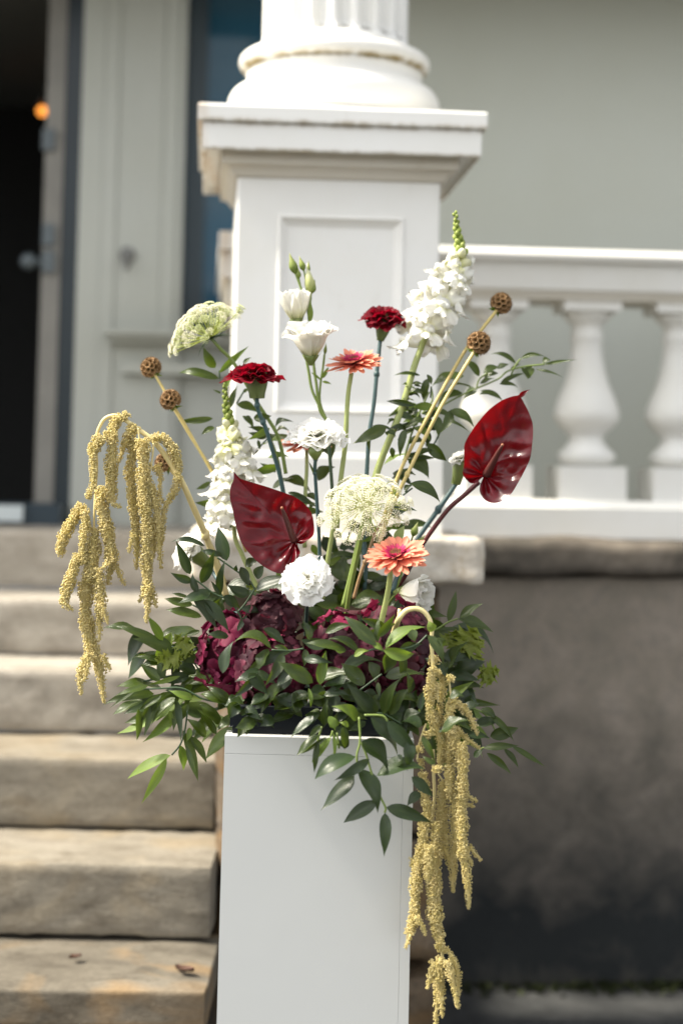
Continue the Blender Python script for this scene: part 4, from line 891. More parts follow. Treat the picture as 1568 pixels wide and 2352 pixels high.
anthurium('upright red anthurium on a long wine stem at the right', '11', 2.88, (845, 1020),
          [(830, 1045), (800, 1120), (803, 1190), (850, 1258), (925, 1286), (1010, 1268), (1100, 1195), (1180, 1065), (1240, 950), (1282, 850), (1304, 680), (1306, 540), (1270, 425), (1225, 335), (1198, 285), (1180, 254), (1155, 257), (1095, 270), (1000, 310), (885, 395), (780, 515), (700, 630), (655, 720), (648, 800), (648, 920), (636, 1010), (680, 1072), (720, 1098), (775, 1085), (815, 1045)],
          14, ((862, 1015), (1015, 730), 42, 17), [(790, 1085), (640, 1220), (480, 1365), (240, 1700), (100, 1960), (0, 2110)], (2.90, 2.95), (24, 20), (-0.12, -0.10), 0.08, 0.032)

f, sc = KS['11']; ta_ = bpy.data.objects['anthurium.001']
leaf_obj(ta_, P(*f(1178, 268), 2.80), P(*f(1282, 196), 2.79), S(52 * sc, 2.8), .2, M_SPATHE, .5, name='curled_tip', k=1)
# ---------------- carnations
M_CRED = petal_mat('carnation_red', [(0.0, (0.03, 0.001, 0.004)), (0.6, (0.09, 0.0015, 0.007)), (1, (0.14, 0.003, 0.012))], 0.65, 0.30, 0.3, (0.42, 0.003, 0.02))
M_CWHITE = petal_mat('carnation_white', [(0.0, (0.80, 0.78, 0.62)), (0.45, (0.90, 0.89, 0.84)), (1, (0.93, 0.925, 0.90))], 0.6, 0.5, 0.03)
M_CALYX = stem_mat('calyx_green', (0.10, 0.15, 0.03), (0.17, 0.20, 0.05), 0.4)
M_CALYXD = stem_mat('calyx_dark', (0.05, 0.08, 0.025), (0.13, 0.16, 0.04), 0.4)
def frill(seed, mat, amp=0.13):
    rr = random.Random(seed); ph = rr.uniform(0, 6); fq = rr.uniform(7, 10); mb = MB(); ser = [rr.uniform(-.05, .03) for _ in range(30)]; tw = rr.uniform(-.4, .4)
    def fn(u, v):
        s_ = 2 * u - 1; wv = 0.12 + 1.0 * v ** 1.1
        y = v * (1 + 0.0) - 0.42 * s_ * s_ * v * v + (ser[int(u * 28.99)] * (v ** 6))
        z = 1.0 * amp * v ** 1.4 * math.sin(s_ * fq * .8 + ph) + 0.22 * amp * v ** 3 * math.sin(s_ * fq * 2.3 + ph * 2) - 0.12 * v * v + tw * 0.2 * s_ * v
        return (s_ * wv * 0.82, y, z)
    mb.grid(28, 7, fn); return mb.mesh('petal', [mat])
FR = {True: [frill(i, M_CRED) for i in range(4)], False: [frill(i + 10, M_CWHITE) for i in range(4)]}
def put_petal(mesh, parent, c, ax, az, inc, L, W=None, base=0.0, name='petal', lift=0.0):
    a, e1, e2 = ax; r_ = e1 * math.cos(az) + e2 * math.sin(az)
    Y = (a * math.cos(inc) + r_ * math.sin(inc)); Z = (a * math.sin(inc) - r_ * math.cos(inc)); X = Y.cross(Z); W = L if W is None else W
    return inst(mesh, name, parent, mat4(X * W, Y * L, Z * L, c + r_ * base + a * lift))
def carnation(label, K, D, ctr, axis, rad, red, calyx, stempts, sD, sr, smat, spread=1.15, n=34, knots=(), cD=None, cw=None, low=None):
    f, sc = KS[K]; c = P(*f(*ctr), D); ax = frame(axis); Rr = S(rad * sc, D)
    t_ = thing('carnation', label, 'flower', P(*f(*stempts[-1][:2]), sD[1] if isinstance(sD, tuple) else sD), 'carnations')
    for i in range(n):
        q = (i + .5) / n; inc = (0.18 + spread * q ** 0.8) + random.uniform(-.15, .15); az = i * 2.39996 + random.uniform(-.25, .25)
        L = Rr * (0.42 + 0.62 * q ** .8) * random.uniform(.80, 1.16)
        put_petal(random.choice(FR[red]), t_, c, ax, az, inc, L, L * random.uniform(.95, 1.2), Rr * 0.03, lift=-Rr * 0.18 * q)
    # calyx tube
    a = ax[0]; c0 = P(*f(*calyx[0]), cD or D); c1 = P(*f(*calyx[1]), cD or D); w0, w1 = S(calyx[2] * sc, D), S(calyx[3] * sc, D)
    mb = MB(); pts = [c0.lerp(c1, k / 8) for k in range(9)]; mb.tube(pts, [(w0 + (w1 - w0) * (k / 8) ** 1.6) for k in range(9)], 14)
    e = frame(c0 - c1)
    for k in range(5):
        th = k * 1.2566 + .4; rr_ = e[1] * math.cos(th) + e[2] * math.sin(th); s_ = e[1] * -math.sin(th) + e[2] * math.cos(th)
        mb.add([c0 + rr_ * w0 * .98 - s_ * w0 * .55, c0 + rr_ * w0 * .98 + s_ * w0 * .55, c0 + rr_ * w0 * 1.12 + e[0] * w0 * .8], [(0, 1, 2)], [(0, 0), (1, 0), (.5, 1)])
        mb.add([c1 + rr_ * w1 * 1.0 - s_ * w1 * .7, c1 + rr_ * w1 * 1.0 + s_ * w1 * .7, c1 + rr_ * w1 * 1.5 + e[0] * w1 * 1.9], [(0, 1, 2)])
    mb.build('calyx', M_CALYXD if red else M_CALYX, t_)
    stem(t_, K, stempts, sD, sr, sr * 1.1, smat, knots=knots)
    return t_
def vw(x, z, toward): return Vector((x, -toward, z))       # axis from picture right / up / towards the eye
carnation('dark red carnation seen edge-on above the left snapdragon', '9', 2.86, (1170, 1110), vw(-.02, 1, .12), 232, True, ((1205, 1130), (1205, 1330), 108, 62), [(1205, 1330), (1215, 1440), (1290, 1620), (1360, 1850), (1420, 2050), (1470, 2300)], (2.86, 2.9), 20, ST_TEAL, 1.25, 40, (0.14, 0.36))
carnation('tall dark red carnation beside the right snapdragon', '12', 2.98, (1185, 690), vw(.02, .88, .40), 198, True, ((1195, 715), (1155, 910), 84, 30), [(1155, 900), (1125, 1180), (1095, 1500), (1050, 1800), (1030, 2100), (1010, 2500), (1000, 3000)], (2.98, 2.92), 20, ST_TEAL, 1.35, 44, (0.22,))
carnation('large fluffy white carnation in front of the lower anthurium', '2', 2.67, (445, 130), vw(-.12, .5, .86), 178, False, ((440, 230), (442, 290), 40, 30), [(442, 285), (440, 330), (430, 500), (430, 700)], (2.72, 2.95), 12, ST_TEAL, 1.4, 34, cD=2.72)
carnation('white carnation in the middle with a green bud below it', '10', 2.84, (1205, 370), vw(.0, .93, .32), 255, False, ((1195, 400), (1195, 540), 82, 60), [(1195, 530), (1185, 700), (1195, 900), (1215, 1200), (1230, 1520), (1240, 1900)], (2.84, 2.88), 17, ST_TEAL, 1.35, 40, (0.12,))
carnation('white carnation at the far left turned away behind the thick yellow stalk', '5', 2.99, (365, 415), vw(-.75, .45, .35), 190, False, ((420, 450), (540, 560), 88, 50), [(530, 555), (640, 700), (760, 900), (900, 1150)], (2.99, 2.9), 20, ST_TEAL, 1.3, 36)
carnation('small white carnation half hidden behind the upright red anthurium', '11', 3.00, (620, 850), vw(-.35, .8, .2), 120, False, ((620, 890), (570, 1110), 68, 38), [(575, 1100), (430, 1310), (250, 1560), (100, 1800), (-50, 2150)], (3.0, 2.92), 23, ST_TEAL, 1.2, 24, (0.33,))
# the green carnation bud below the middle one
bd_ = thing('carnation_bud', 'closed green carnation bud in front of the middle white carnation', 'bud', P(*KS['10'][0](1190, 740), 2.81))
f, sc = KS['10']
mb = MB(); p0, p1 = P(*f(1185, 470), 2.815), P(*f(1188, 612), 2.815); ww = S(66 * sc, 2.815)
mb.tube([p0.lerp(p1, k / 10) for k in range(11)], [ww * q for q in (.12, .5, .8, .95, 1, .98, .92, .8, .62, .45, .3)], 14); mb.build('bud', M_CALYX, bd_)
stem(bd_, '10', [(1188, 605), (1180, 690), (1185, 745)], (2.815, 2.83), 15, 17, ST_TEAL, knots=(0.9,))
leaf_obj(bd_, P(*f(1170, 740), 2.82), P(*f(1120, 620), 2.81), S(24 * sc, 2.8), .1, L_DARK); leaf_obj(bd_, P(*f(1200, 740), 2.82), P(*f(1235, 690), 2.81), S(24 * sc, 2.8), .2, L_DARK)

# ---------------- gerberas
M_GER = petal_mat('gerbera_peach', [(0.0, (0.42, 0.02, 0.10)), (0.22, (0.62, 0.10, 0.12)), (0.45, (0.76, 0.25, 0.16)), (1, (0.80, 0.36, 0.235))], 0.55, 0.35, 0.10)
M_GERIN = petal_mat('gerbera_magenta', [(0.0, (0.28, 0.01, 0.06)), (0.6, (0.52, 0.02, 0.13)), (1, (0.62, 0.08, 0.16))], 0.6, 0.3, 0.2)
M_GERC = plain('gerbera_eye', (0.05, 0.012, 0.014), 0.8, (0.14, 0.05, 0.02), 300, 0.002)
M_STAM = plain('stamen_gold', (0.30, 0.13, 0.02), 0.6, (0.10, 0.02, 0.02), 500)
def strap(seed, mat, wfac=1.0):
    rr = random.Random(seed); mb = MB(); b0 = rr.uniform(-.05, .14); cv = rr.uniform(.1, .3); tw = rr.uniform(-.4, .4); nt_ = rr.uniform(.02, .06)
    def fn(u, v):
        s_ = 2 * u - 1; wv = (0.35 + 0.75 * math.sin(math.pi * min(1, v * .78 + .02))) * (1 if v < .8 else math.sqrt(max(0.0, 1 - ((v - .8) / .2) ** 2 * .96)))
        z = cv * s_ * s_ * wv * .09 + b0 * v * v + tw * s_ * wv * .08
        return (s_ * wv * 0.10 * wfac, v - (nt_ * (abs(s_) < .3) * (v > .98)), z)
    mb.grid(4, 9, fn); return mb.mesh('petal', [mat])
GS = [strap(i, M_GER) for i in range(5)]; GI = [strap(i + 9, M_GERIN, 1.0) for i in range(3)]
def gerbera(label, K, D, ctr, axis, rad, stempts, sD, sr, eye=True):
    f, sc = KS[K]; c = P(*f(*ctr), D); ax = frame(axis); Rr = S(rad * sc, D)
    t_ = thing('gerbera', label, 'flower', P(*f(*stempts[-1][:2]), sD[1]), 'peach gerberas')
    for n_, inc, ln, lift in ((22, 1.62, 1.0, 0), (20, 1.48, .97, .02), (18, 1.36, .82, .05), (16, 1.2, .66, .07)):
        o = random.uniform(0, 1)
        for i in range(n_):
            L = Rr * ln * random.uniform(.9, 1.06)
            put_petal(random.choice(GS), t_, c, ax, (i + o + random.uniform(-.25, .25)) * 6.2832 / n_, inc + random.uniform(-.1, .1), L, L * random.uniform(.95, 1.25), Rr * .04, lift=Rr * lift)
    for n_, inc, ln, lift in ((30, 1.15, .42, .08), (26, .9, .34, .09), (22, .7, .26, .09)):
        for i in range(n_):
            L = Rr * ln * random.uniform(.85, 1.1)
            put_petal(random.choice(GI), t_, c, ax, (i + random.uniform(-.3, .3)) * 6.2832 / n_, inc + random.uniform(-.12, .12), L, L * 1.0, Rr * .1, name='disc_petal', lift=Rr * lift)
    mb = MB(); M = mat4(ax[1], ax[2], ax[0], c + ax[0] * Rr * .1); mb.lathe([(Rr * .25, -Rr * .02), (Rr * .24, Rr * .06), (Rr * .14, Rr * .10), (0.0005, Rr * .06)], 18, M=M); mb.build('eye', M_GERC, t_)
    mb = MB()
    for i in range(44):
        th = i * 2.4; rr_ = Rr * .22 * math.sqrt((i + 8) / 78); q = M @ Vector((rr_ * math.cos(th), rr_ * math.sin(th), Rr * .05)); q2 = M @ Vector((rr_ * 1.12 * math.cos(th), rr_ * 1.12 * math.sin(th), Rr * .15)); mb.tube([q, q2], [Rr * .010, Rr * .012], 4)
    mb.build('stamens', M_STAM, t_)
    mb = MB(); M2 = mat4(ax[1], ax[2], ax[0], c); mb.lathe([(Rr * .06, -Rr * .26), (Rr * .14, -Rr * .2), (Rr * .22, -Rr * .08), (Rr * .24, Rr * .0), (Rr * .1, Rr * .05)], 18, M=M2); mb.build('calyx', M_CALYXD, t_)
    stem(t_, K, stempts, sD, sr, sr * 1.15, ST_PALE)
gerbera('open peach gerbera with magenta eye facing forward at lower right', '13', 2.70, (525, 500), vw(-.12, .87, .47), 300, [(470, 600), (460, 720), (430, 900), (380, 1120), (340, 1300)], (2.715, 2.75), 27)
gerbera('peach gerbera seen from the side on a tall pale stem', '12', 2.88, (905, 1130), vw(-.16, .93, .36), 265, [(880, 1215), (850, 1400), (835, 1600), (820, 1900), (770, 2300), (740, 2700)], (2.88, 2.9), 22)
gerbera('orange gerbera mostly hidden behind the middle white carnation', '10', 3.00, (1105, 452), vw(-.1, .95, .28), 262, [(1105, 500), (1105, 700), (1090, 1000), (1085, 1450)], (3.0, 2.96), 18)

# ---------------- lisianthus
M_LIS = petal_mat('lisianthus_white', [(0.0, (0.48, 0.50, 0.10)), (0.22, (0.74, 0.73, 0.48)), (0.45, (0.84, 0.82, 0.72)), (1, (0.87, 0.86, 0.82))], 0.5, 0.4, 0.04)
M_BUDG = petal_mat('bud_green', [(0.0, (0.12, 0.18, 0.03)), (0.5, (0.22, 0.27, 0.06)), (1, (0.38, 0.40, 0.14))], 0.45, 0.15, 0.1, streak=False)
M_BUDW = petal_mat('bud_cream', [(0.0, (0.26, 0.32, 0.06)), (0.45, (0.55, 0.57, 0.25)), (1, (0.78, 0.77, 0.58))], 0.45, 0.25, 0.05, streak=False)
def cupetal(seed, curl):
    rr = random.Random(seed); mb = MB(); ph = rr.uniform(0, 6); ww = rr.uniform(.85, 1.05)
    def fn(u, v):
        s_ = 2 * u - 1; wv = ww * (0.18 + 0.82 * math.sin(math.pi * min(.62, v * .60)) ) * (1 if v < .86 else math.sqrt(max(0.0, 1 - ((v - .86) / .14) ** 2 * .75)))
        z = 0.42 * (s_ * wv) ** 2 * .6 + 0.10 * math.sin(math.pi * v) * -1 - curl * max(0, v - .55) ** 2 * 2.2 + .05 * v * v * v * math.sin(5 * s_ + ph)
        return (s_ * wv * .55, v + .04 * v ** 4 * math.sin(7 * s_ + ph), z)
    mb.grid(10, 10, fn); return mb.mesh('petal', [M_LIS])
CP0 = [cupetal(i, 0.15) for i in range(3)]; CP1 = [cupetal(i + 5, 0.75) for i in range(4)]
def bud(parent, K, D, p_base, p_tip, wd_, mat, name='bud'):
    f, sc = KS[K]; a, b_ = P(*f(*p_base), D), P(*f(*p_tip), D); w_ = S(wd_ * sc, D) / 2
    mb = MB(); prof = [.18, .55, .85, 1, .98, .85, .66, .46, .3, .17, .05]; mb.tube([a.lerp(b_, k / 10) for k in range(11)], [w_ * q for q in prof], 10); return mb.build(name, mat, parent)
def lisi_head(t_, K, D, ctr, axis, H, opens, n, meshes):
    f, sc = KS[K]; c = P(*f(*ctr), D); ax = frame(axis); h = S(H * sc, D)
    for i in range(n):
        q = i / (n - 1); put_petal(random.choice(meshes), t_, c, ax, i * 2.4 + random.uniform(-.2, .2), opens[0] + (opens[1] - opens[0]) * q + random.uniform(-.05, .05), h * (1.0 - .08 * (1 - q)) * random.uniform(.95, 1.05), h * .80, h * .03)
    mb = MB(); M = mat4(ax[1], ax[2], ax[0], c); mb.lathe([(h * .05, -h * .16), (h * .09, -h * .1), (h * .15, -h * .01), (h * .21, h * .1), (h * .16, h * .12)], 14, M=M)
    for k in range(5):
        th = k * 1.2566; r1 = Vector((math.cos(th), math.sin(th), 0)); s1 = Vector((-math.sin(th), math.cos(th), 0)) * h * .035
        mb.add([M @ (r1 * h * .1 - s1 + Vector((0, 0, -h * .08))), M @ (r1 * h * .1 + s1 + Vector((0, 0, -h * .08))), M @ (r1 * h * .36 + Vector((0, 0, h * .3)))], [(0, 1, 2)])
    mb.build('calyx', M_CALYX, t_)
ls = thing('lisianthus', 'tall white lisianthus with two cup blooms and green buds before the pedestal panel', 'flower', P(727, 1130, 2.92))
lisi_head(ls, '12', 2.92, (355, 735), vw(-.12, .98, .08), 330, (.05, .40), 9, CP0)
lisi_head(ls, '12', 2.88, (490, 1085), vw(-.02, .97, .22), 380, (.05, .52), 15, CP1)
for a_, b_, w_, mm in (((345, 272), (288, 70), 84, M_BUDG), ((425, 242), (382, 100), 62, M_BUDG), ((378, 315), (365, 205), 50, M_BUDG), ((492, 465), (455, 165), 96, M_BUDW), ((470, 262), (470, 140), 34, M_BUDG), ((625, 1042), (637, 925), 34, M_BUDG), ((495, 460), (530, 320), 70, M_BUDG)):
    bud(ls, '12', 2.93, a_, b_, w_, mm)
for pts, r_ in (([(345, 270), (375, 350), (400, 420), (440, 540), (462, 600)], 9), ([(425, 240), (445, 350), (450, 480), (465, 590)], 8), ([(490, 460), (485, 540), (460, 610)], 12), ([(378, 312), (392, 380), (410, 430)], 8), ([(470, 260), (452, 380), (440, 500)], 7),
                ([(355, 760), (380, 850), (430, 1000), (470, 1200), (510, 1400), (560, 1650), (690, 1760)], 14), ([(462, 600), (500, 900), (520, 1150), (545, 1330), (575, 1568), (690, 1760)], 14), ([(622, 1040), (605, 1180), (585, 1310), (580, 1500), (690, 1760)], 11)):
    f, sc = KS['12']
    if pts[-1] == (690, 1760): pts = pts[:-1] + [(692, 1690), (695, 1760)] if pts[-2][1] < 1650 else pts
    # the three stems join at one node above the middle carnation
    pts = [p for p in pts if p[1] < 1600] + ([(652, 1690), (665, 1770)] if pts[-1][1] > 1700 else [])
    stem(ls, '12', pts, 2.93, r_, None, ST_GREEN)
stem(ls, '12', [(665, 1765), (668, 1950), (700, 2400), (720, 2900)], 2.93, 17, 18, ST_DARK)
f, sc = KS['12']
for b_, t2, w_ in (((478, 735), (494, 540), 62), ((602, 1268), (662, 1158), 44), ((598, 1300), (692, 1326), 30), ((590, 1290), (490, 1210), 24)):
    leaf_obj(ls, P(*f(*b_), 2.92), P(*f(*t2), 2.92), S(w_ * sc, 2.92), .05, L_LIGHT, .2)
l2 = thing('lisianthus', 'drooping white lisianthus bloom tucked under the open peach gerbera', 'flower', P(*KS['13'][0](420, 1000), 2.92))
lisi_head(l2, '13', 2.86, (545, 840), vw(.85, -.05, .5), 330, (.1, .62), 10, CP0)
stem(l2, '13', [(540, 845), (480, 900), (400, 1050), (340, 1200)], (2.87, 2.9), 12, 14, ST_GREEN)
l3 = thing('lisianthus_bud', 'slender green bud beside the wine stem above the open gerbera', 'bud', P(*KS['13'][0](665, 420), 2.92))
bud(l3, '13', 2.9, (680, 300), (730, 160), 72, M_BUDG); stem(l3, '13', [(682, 296), (668, 340), (655, 420), (560, 700), (450, 1000)], (2.9, 2.93), 8, 12, ST_GREEN)
bud(l3, '13', 2.9, (700, 405), (800, 285), 70, M_BUDG); bud(l3, '13', 2.92, (640, 440), (680, 350), 84, M_BUDW)

# ---------------- snapdragons
M_SNAP = petal_mat('snapdragon_white', [(0.0, (0.70, 0.70, 0.42)), (0.3, (0.85, 0.84, 0.75)), (1, (0.88, 0.87, 0.83))], 0.55, 0.35, 0.04, streak=False)
M_SNAPY = petal_mat('snapdragon_cream', [(0.0, (0.55, 0.58, 0.18)), (0.5, (0.76, 0.75, 0.44)), (1, (0.82, 0.81, 0.62))], 0.5, 0.3, 0.05, streak=False)
M_SNAPG = petal_mat('snapdragon_bud', [(0.0, (0.13, 0.21, 0.03)), (0.6, (0.26, 0.33, 0.06)), (1, (0.42, 0.46, 0.14))], 0.5, 0.15, 0.12, streak=False)
def floret(seed, mat):
    rr = random.Random(seed); mb = MB()
    RX = Matrix.Rotation(-math.pi / 2, 3, 'X')
    mb.lathe([(.08, 0), (.13, .06), (.17, .2), (.2, .4), (.23, .55)], 10, M=RX.to_4x4())
    mb.sphere((0, .58, -.03), (.19, .16, .14), 10, 7); mb.sphere((-.08, .66, -.03), (.11, .09, .10), 8, 6); mb.sphere((.08, .66, -.03), (.11, .09, .10), 8, 6)
    def lobe(o, d, nrm, L, W, curl, ph):
        d = Vector(d).normalized(); n_ = Vector(nrm); n_ = (n_ - d * n_.dot(d)).normalized(); x_ = d.cross(n_); o = Vector(o)
        def fn(u, v):
            s_ = 2 * u - 1; wv = W * (.45 + .6 * math.sin(math.pi * min(1, v * .72))) * (1 if v < .75 else math.sqrt(max(0, 1 - ((v - .75) / .25) ** 2 * .8)))
            return o + d * (v * L * (1 - .12 * s_ * s_ * v) + .03 * v ** 3 * math.sin(6 * s_ + ph)) + x_ * s_ * wv * .5 + n_ * (curl * v * v * L + .22 * L * math.sin(5.0 * s_ + ph) * v * v - .25 * s_ * s_ * wv)
        mb.grid(8, 6, fn)
    j = lambda a: a + rr.uniform(-.1, .1)
    lobe((-.08, .48, .15), (j(-.55), j(.25), .9), (0, 1, .2), .62, .58, -.35, rr.uniform(0, 6)); lobe((.08, .48, .15), (j(.55), j(.25), .9), (0, 1, .2), .62, .58, -.35, rr.uniform(0, 6))
    lobe((0, .68, -.1), (0, j(.35), -.9), (0, 1, .3), .46, .46, .3, rr.uniform(0, 6)); lobe((-.14, .62, -.1), (j(-.8), j(.3), -.6), (0, 1, .2), .52, .54, -.25, rr.uniform(0, 6)); lobe((.14, .62, -.1), (j(.8), j(.3), -.6), (0, 1, .2), .52, .54, -.25, rr.uniform(0, 6))
    return mb.mesh('floret', [mat])
FL = [floret(i, M_SNAP) for i in range(5)]; FLY = [floret(i + 20, M_SNAPY) for i in range(2)]
def budmesh(mat):
    mb = MB(); mb.lathe([(.12, 0), (.3, .12), (.4, .35), (.38, .6), (.26, .85), (.08, 1.0)], 10, M=Matrix.Rotation(-math.pi / 2, 4, 'X')); return mb.mesh('bud', [mat])
BG_, BY_ = budmesh(M_SNAPG), budmesh(M_SNAPY)
def snapdragon(label, K, D, path, size, nbud, ny, nfl, stempts, sD, sr, fan=1.0, phase=0.0, leaves=()):
    f, sc = KS[K]; pts = [P(*f(*p), D) for p in path]; pp, _ = smoothpath(pts, [0] * len(pts), 10)
    ln = [0]
    for a, b_ in zip(pp[:-1], pp[1:]): ln.append(ln[-1] + (b_ - a).length)
    def at(s_):
        d = s_ * ln[-1]
        for i in range(len(pp) - 1):
            if ln[i + 1] >= d or i == len(pp) - 2:
                t2 = (d - ln[i]) / max(1e-9, ln[i + 1] - ln[i]); return pp[i].lerp(pp[i + 1], t2), (pp[i] - pp[i + 1]).normalized()
    t_ = thing('snapdragon', label, 'flower', P(*f(*stempts[-1][:2]), sD[1]), 'white snapdragons')
    u = S(size * sc, D); N_ = nbud + ny + nfl; az = phase
    for i in range(N_):
        if i < nbud: s_ = 0.30 * (i / nbud) ** 0.9; L = u * (.16 + .22 * i / nbud); me = BG_; inc = .25 + .45 * i / nbud; off = u * .04
        elif i < nbud + ny: q = (i - nbud) / ny; s_ = .29 + .13 * q; L = u * (.46 + .2 * q); me = BY_ if q < .6 else random.choice(FLY); inc = .75 + .3 * q; off = u * .04
        else: q = (i - nbud - ny) / max(1, nfl - 1); s_ = .40 + .58 * q; L = u * (1.02 + .30 * min(1, q * 2.5)) * random.uniform(.9, 1.08); me = random.choice(FL if q > .12 else FL + FLY); inc = 1.25 + .2 * q + random.uniform(-.12, .12); off = u * .05
        p, a = at(min(1, s_)); ax = frame(a, (0, -1, 0)); az += 2.39996 + random.uniform(-.2, .2)
        r_ = ax[1] * math.cos(az) + ax[2] * math.sin(az); Y = a * math.cos(inc) + r_ * math.sin(inc); Zt = a * math.sin(inc) - r_ * math.cos(inc); X = Y.cross(Zt)
        inst(me, 'bud' if me in (BG_, BY_) else 'floret', t_, mat4(X * L, Y * L, Zt * L, p + r_ * off))
        if i >= nbud:   # small sepals at the foot of each bloom
            p2 = p + r_ * u * .02 - a * u * .03; leaf_obj(t_, p2, p2 + (r_ * .8 + a * .5) * u * .2, u * .09, 0, L_LIGHT, 0, name='sepal')
    st_ = [at(k / 9)[0] for k in range(10)]; mb = MB(); mb.tube(st_, [S((3 + 14 * k / 9) * sc, D) for k in range(10)], 8); mb.build('spike_stem', ST_GREEN, t_)
    stem(t_, K, stempts, sD, sr, sr * 1.2, ST_PALE)
    for b_, t2, w_ in leaves: leaf_obj(t_, P(*f(*b_), D - .01), P(*f(*t2), D - .02), S(w_ * sc, D), random.choice((.1, .2, .3)), L_MID, random.uniform(-.8, .8), k=random.randrange(5))
sl_ = []
for (cx_, cy_) in ((240, 1380), (200, 1400), (215, 1460), (180, 1500), (170, 1560), (130, 1600), (200, 1580), (110, 1660), (90, 1720), (150, 1700), (60, 1760)):
    for k in range(3):
        a_ = random.uniform(-.6, 3.6); L_ = random.uniform(45, 90); sl_.append(((cx_ + random.uniform(-12, 12), cy_ + random.uniform(-15, 15)), (cx_ + L_ * math.cos(a_), cy_ - L_ * .5 * math.sin(a_) + 10), random.uniform(18, 30)))
snapdragon('tall white snapdragon with green tip on the right', '8', 2.96, [(556, 70), (578, 250), (595, 380), (530, 560), (430, 760), (350, 930), (290, 1100)], 185, 24, 7, 15, [(350, 930), (290, 1110), (245, 1230), (175, 1470), (100, 1680), (-20, 1980), (-80, 2200), (-120, 2500)], (2.96, 2.93), 24, leaves=sl_)
snapdragon('white snapdragon behind the lower red anthurium', '10', 2.92, [(322, -95), (335, 60), (355, 200), (390, 400), (420, 600), (420, 850), (400, 1080), (370, 1260)], 215, 22, 7, 20, [(400, 1050), (420, 1350), (480, 1500), (560, 1680), (640, 1850)], (2.94, 2.92), 20, phase=1.0)

# ---------------- umbels
M_UMB = plain('umbel_white', (0.86, 0.83, 0.68), 0.6, (0.74, 0.70, 0.48), 300)
M_UMB2 = plain('umbel_greenish', (0.74, 0.75, 0.55), 0.6, (0.50, 0.55, 0.18), 200)
M_RAY = stem_mat('umbel_ray', (0.28, 0.34, 0.05), (0.40, 0.44, 0.10))
OCT = [(1, 0, 0), (-1, 0, 0), (0, 1, 0), (0, -1, 0), (0, 0, 1), (0, 0, -1)]
OCF = [(0, 2, 4), (2, 1, 4), (1, 3, 4), (3, 0, 4), (2, 0, 5), (1, 2, 5), (3, 1, 5), (0, 3, 5)]
def umbellet(seed, mat):
    rr = random.Random(seed); mb = MB(); n = 36
    for i in range(n):
        q = math.sqrt((i + .5) / n); th = i * 2.39996; p = Vector((q * math.cos(th), q * math.sin(th), .55 * math.sqrt(max(0, 1 - q * q * .9)) + rr.uniform(-.06, .06))) ; r_ = rr.uniform(.085, .15)
        mb.add([p + Vector(v) * r_ for v in OCT], OCF); 
        if i % 3 == 0: mb.tube([(0, 0, -.5), (p.x * .6, p.y * .6, p.z * .3 - .1), p], [.02] * 3, 3, 1, False)
    return mb.mesh('umbellet', [mat, M_RAY])
UM = [umbellet(i, M_UMB) for i in range(4)]; UG = [umbellet(i + 7, M_UMB2) for i in range(3)]
def umbel(label, K, D, hub, axis, rho, h0, hr, n, ur, stempts, sD, sr, bracts=True, kinds=UM):
    f, sc = KS[K]; H = P(*f(*hub), D); ax = frame(axis, (1, 0, 0)); u = S(sc, D)
    t_ = thing('umbel_flower', label, 'flower', P(*f(*stempts[-1][:2]), sD[1]), 'lacy white umbels')
    mb = MB()
    for i in range(n):
        q = math.sqrt((i + .5) / n); th = i * 2.39996 + random.uniform(-.12, .12); rr_ = rho * q * random.uniform(.88, 1.10); h = (h0 + (hr - h0) * q ** 2.2) * random.uniform(.90, 1.07)
        d = ax[1] * math.cos(th) + ax[2] * math.sin(th); pos = H + (ax[0] * h + d * rr_) * u
        nrm = (ax[0] * (1.15 - .75 * q) + d * q * 1.0).normalized(); e = frame(nrm); r_ = ur * random.uniform(.85, 1.2) * u * (1.05 - .25 * q)
        inst(random.choice(kinds), 'umbellet', t_, mat4(e[1] * r_, e[2] * r_, e[0] * r_, pos))
        mb.tube(smoothpath([H, H + (ax[0] * h * .45 + d * rr_ * .6) * u, pos - nrm * r_ * .4], [u * 4, u * 3.5, u * 3], 4)[0], [u * 3.4] * 9, 4, 0, False)
    mb.build('rays', M_RAY, t_)
    if bracts:
        mb = MB()
        for i in range(26):
            th = random.uniform(0, 6.28); d = ax[1] * math.cos(th) + ax[2] * math.sin(th); L = random.uniform(110, 210); p1 = H + d * L * .5 * u - ax[0] * 25 * u; p2 = H + d * L * u + ax[0] * random.uniform(-100, 10) * u
            mb.tube(smoothpath([H, p1, p2], [u * 5, u * 4, u * 1], 4)[0], [u * 5, u * 4.5, u * 4.2, u * 4, u * 3.5, u * 3, u * 2.5, u * 1.8, u * .8], 4, 0, False)
        mb.build('bracts', ST_DARK, t_)
    stem(t_, K, stempts, sD, sr, sr * 1.15, ST_GREEN)
umbel('greenish-white lacy umbel at upper left seen from below its rim', '9', 2.92, (760, 745), vw(-.50, .84, .22), 410, 285, 40, 74, 54, [(765, 750), (860, 860), (960, 960), (1060, 1120), (1220, 1390), (1380, 1640), (1440, 1820), (1480, 2050)], (2.92, 2.95), 17, kinds=UM + UG)
umbel('cream lacy umbel facing forward in the middle of the arrangement', '6', 2.76, (745, 790), vw(-.10, .74, .66), 425, 175, -45, 84, 66, [(755, 780), (740, 960), (700, 1150), (650, 1380), (595, 1640), (560, 1900)], (2.77, 2.85), 21, bracts=False, kinds=UM)
ext = thing('cut_stems', 'bare pale green flower stems standing under the middle umbel', 'stems', P(760, 1300, 2.93))
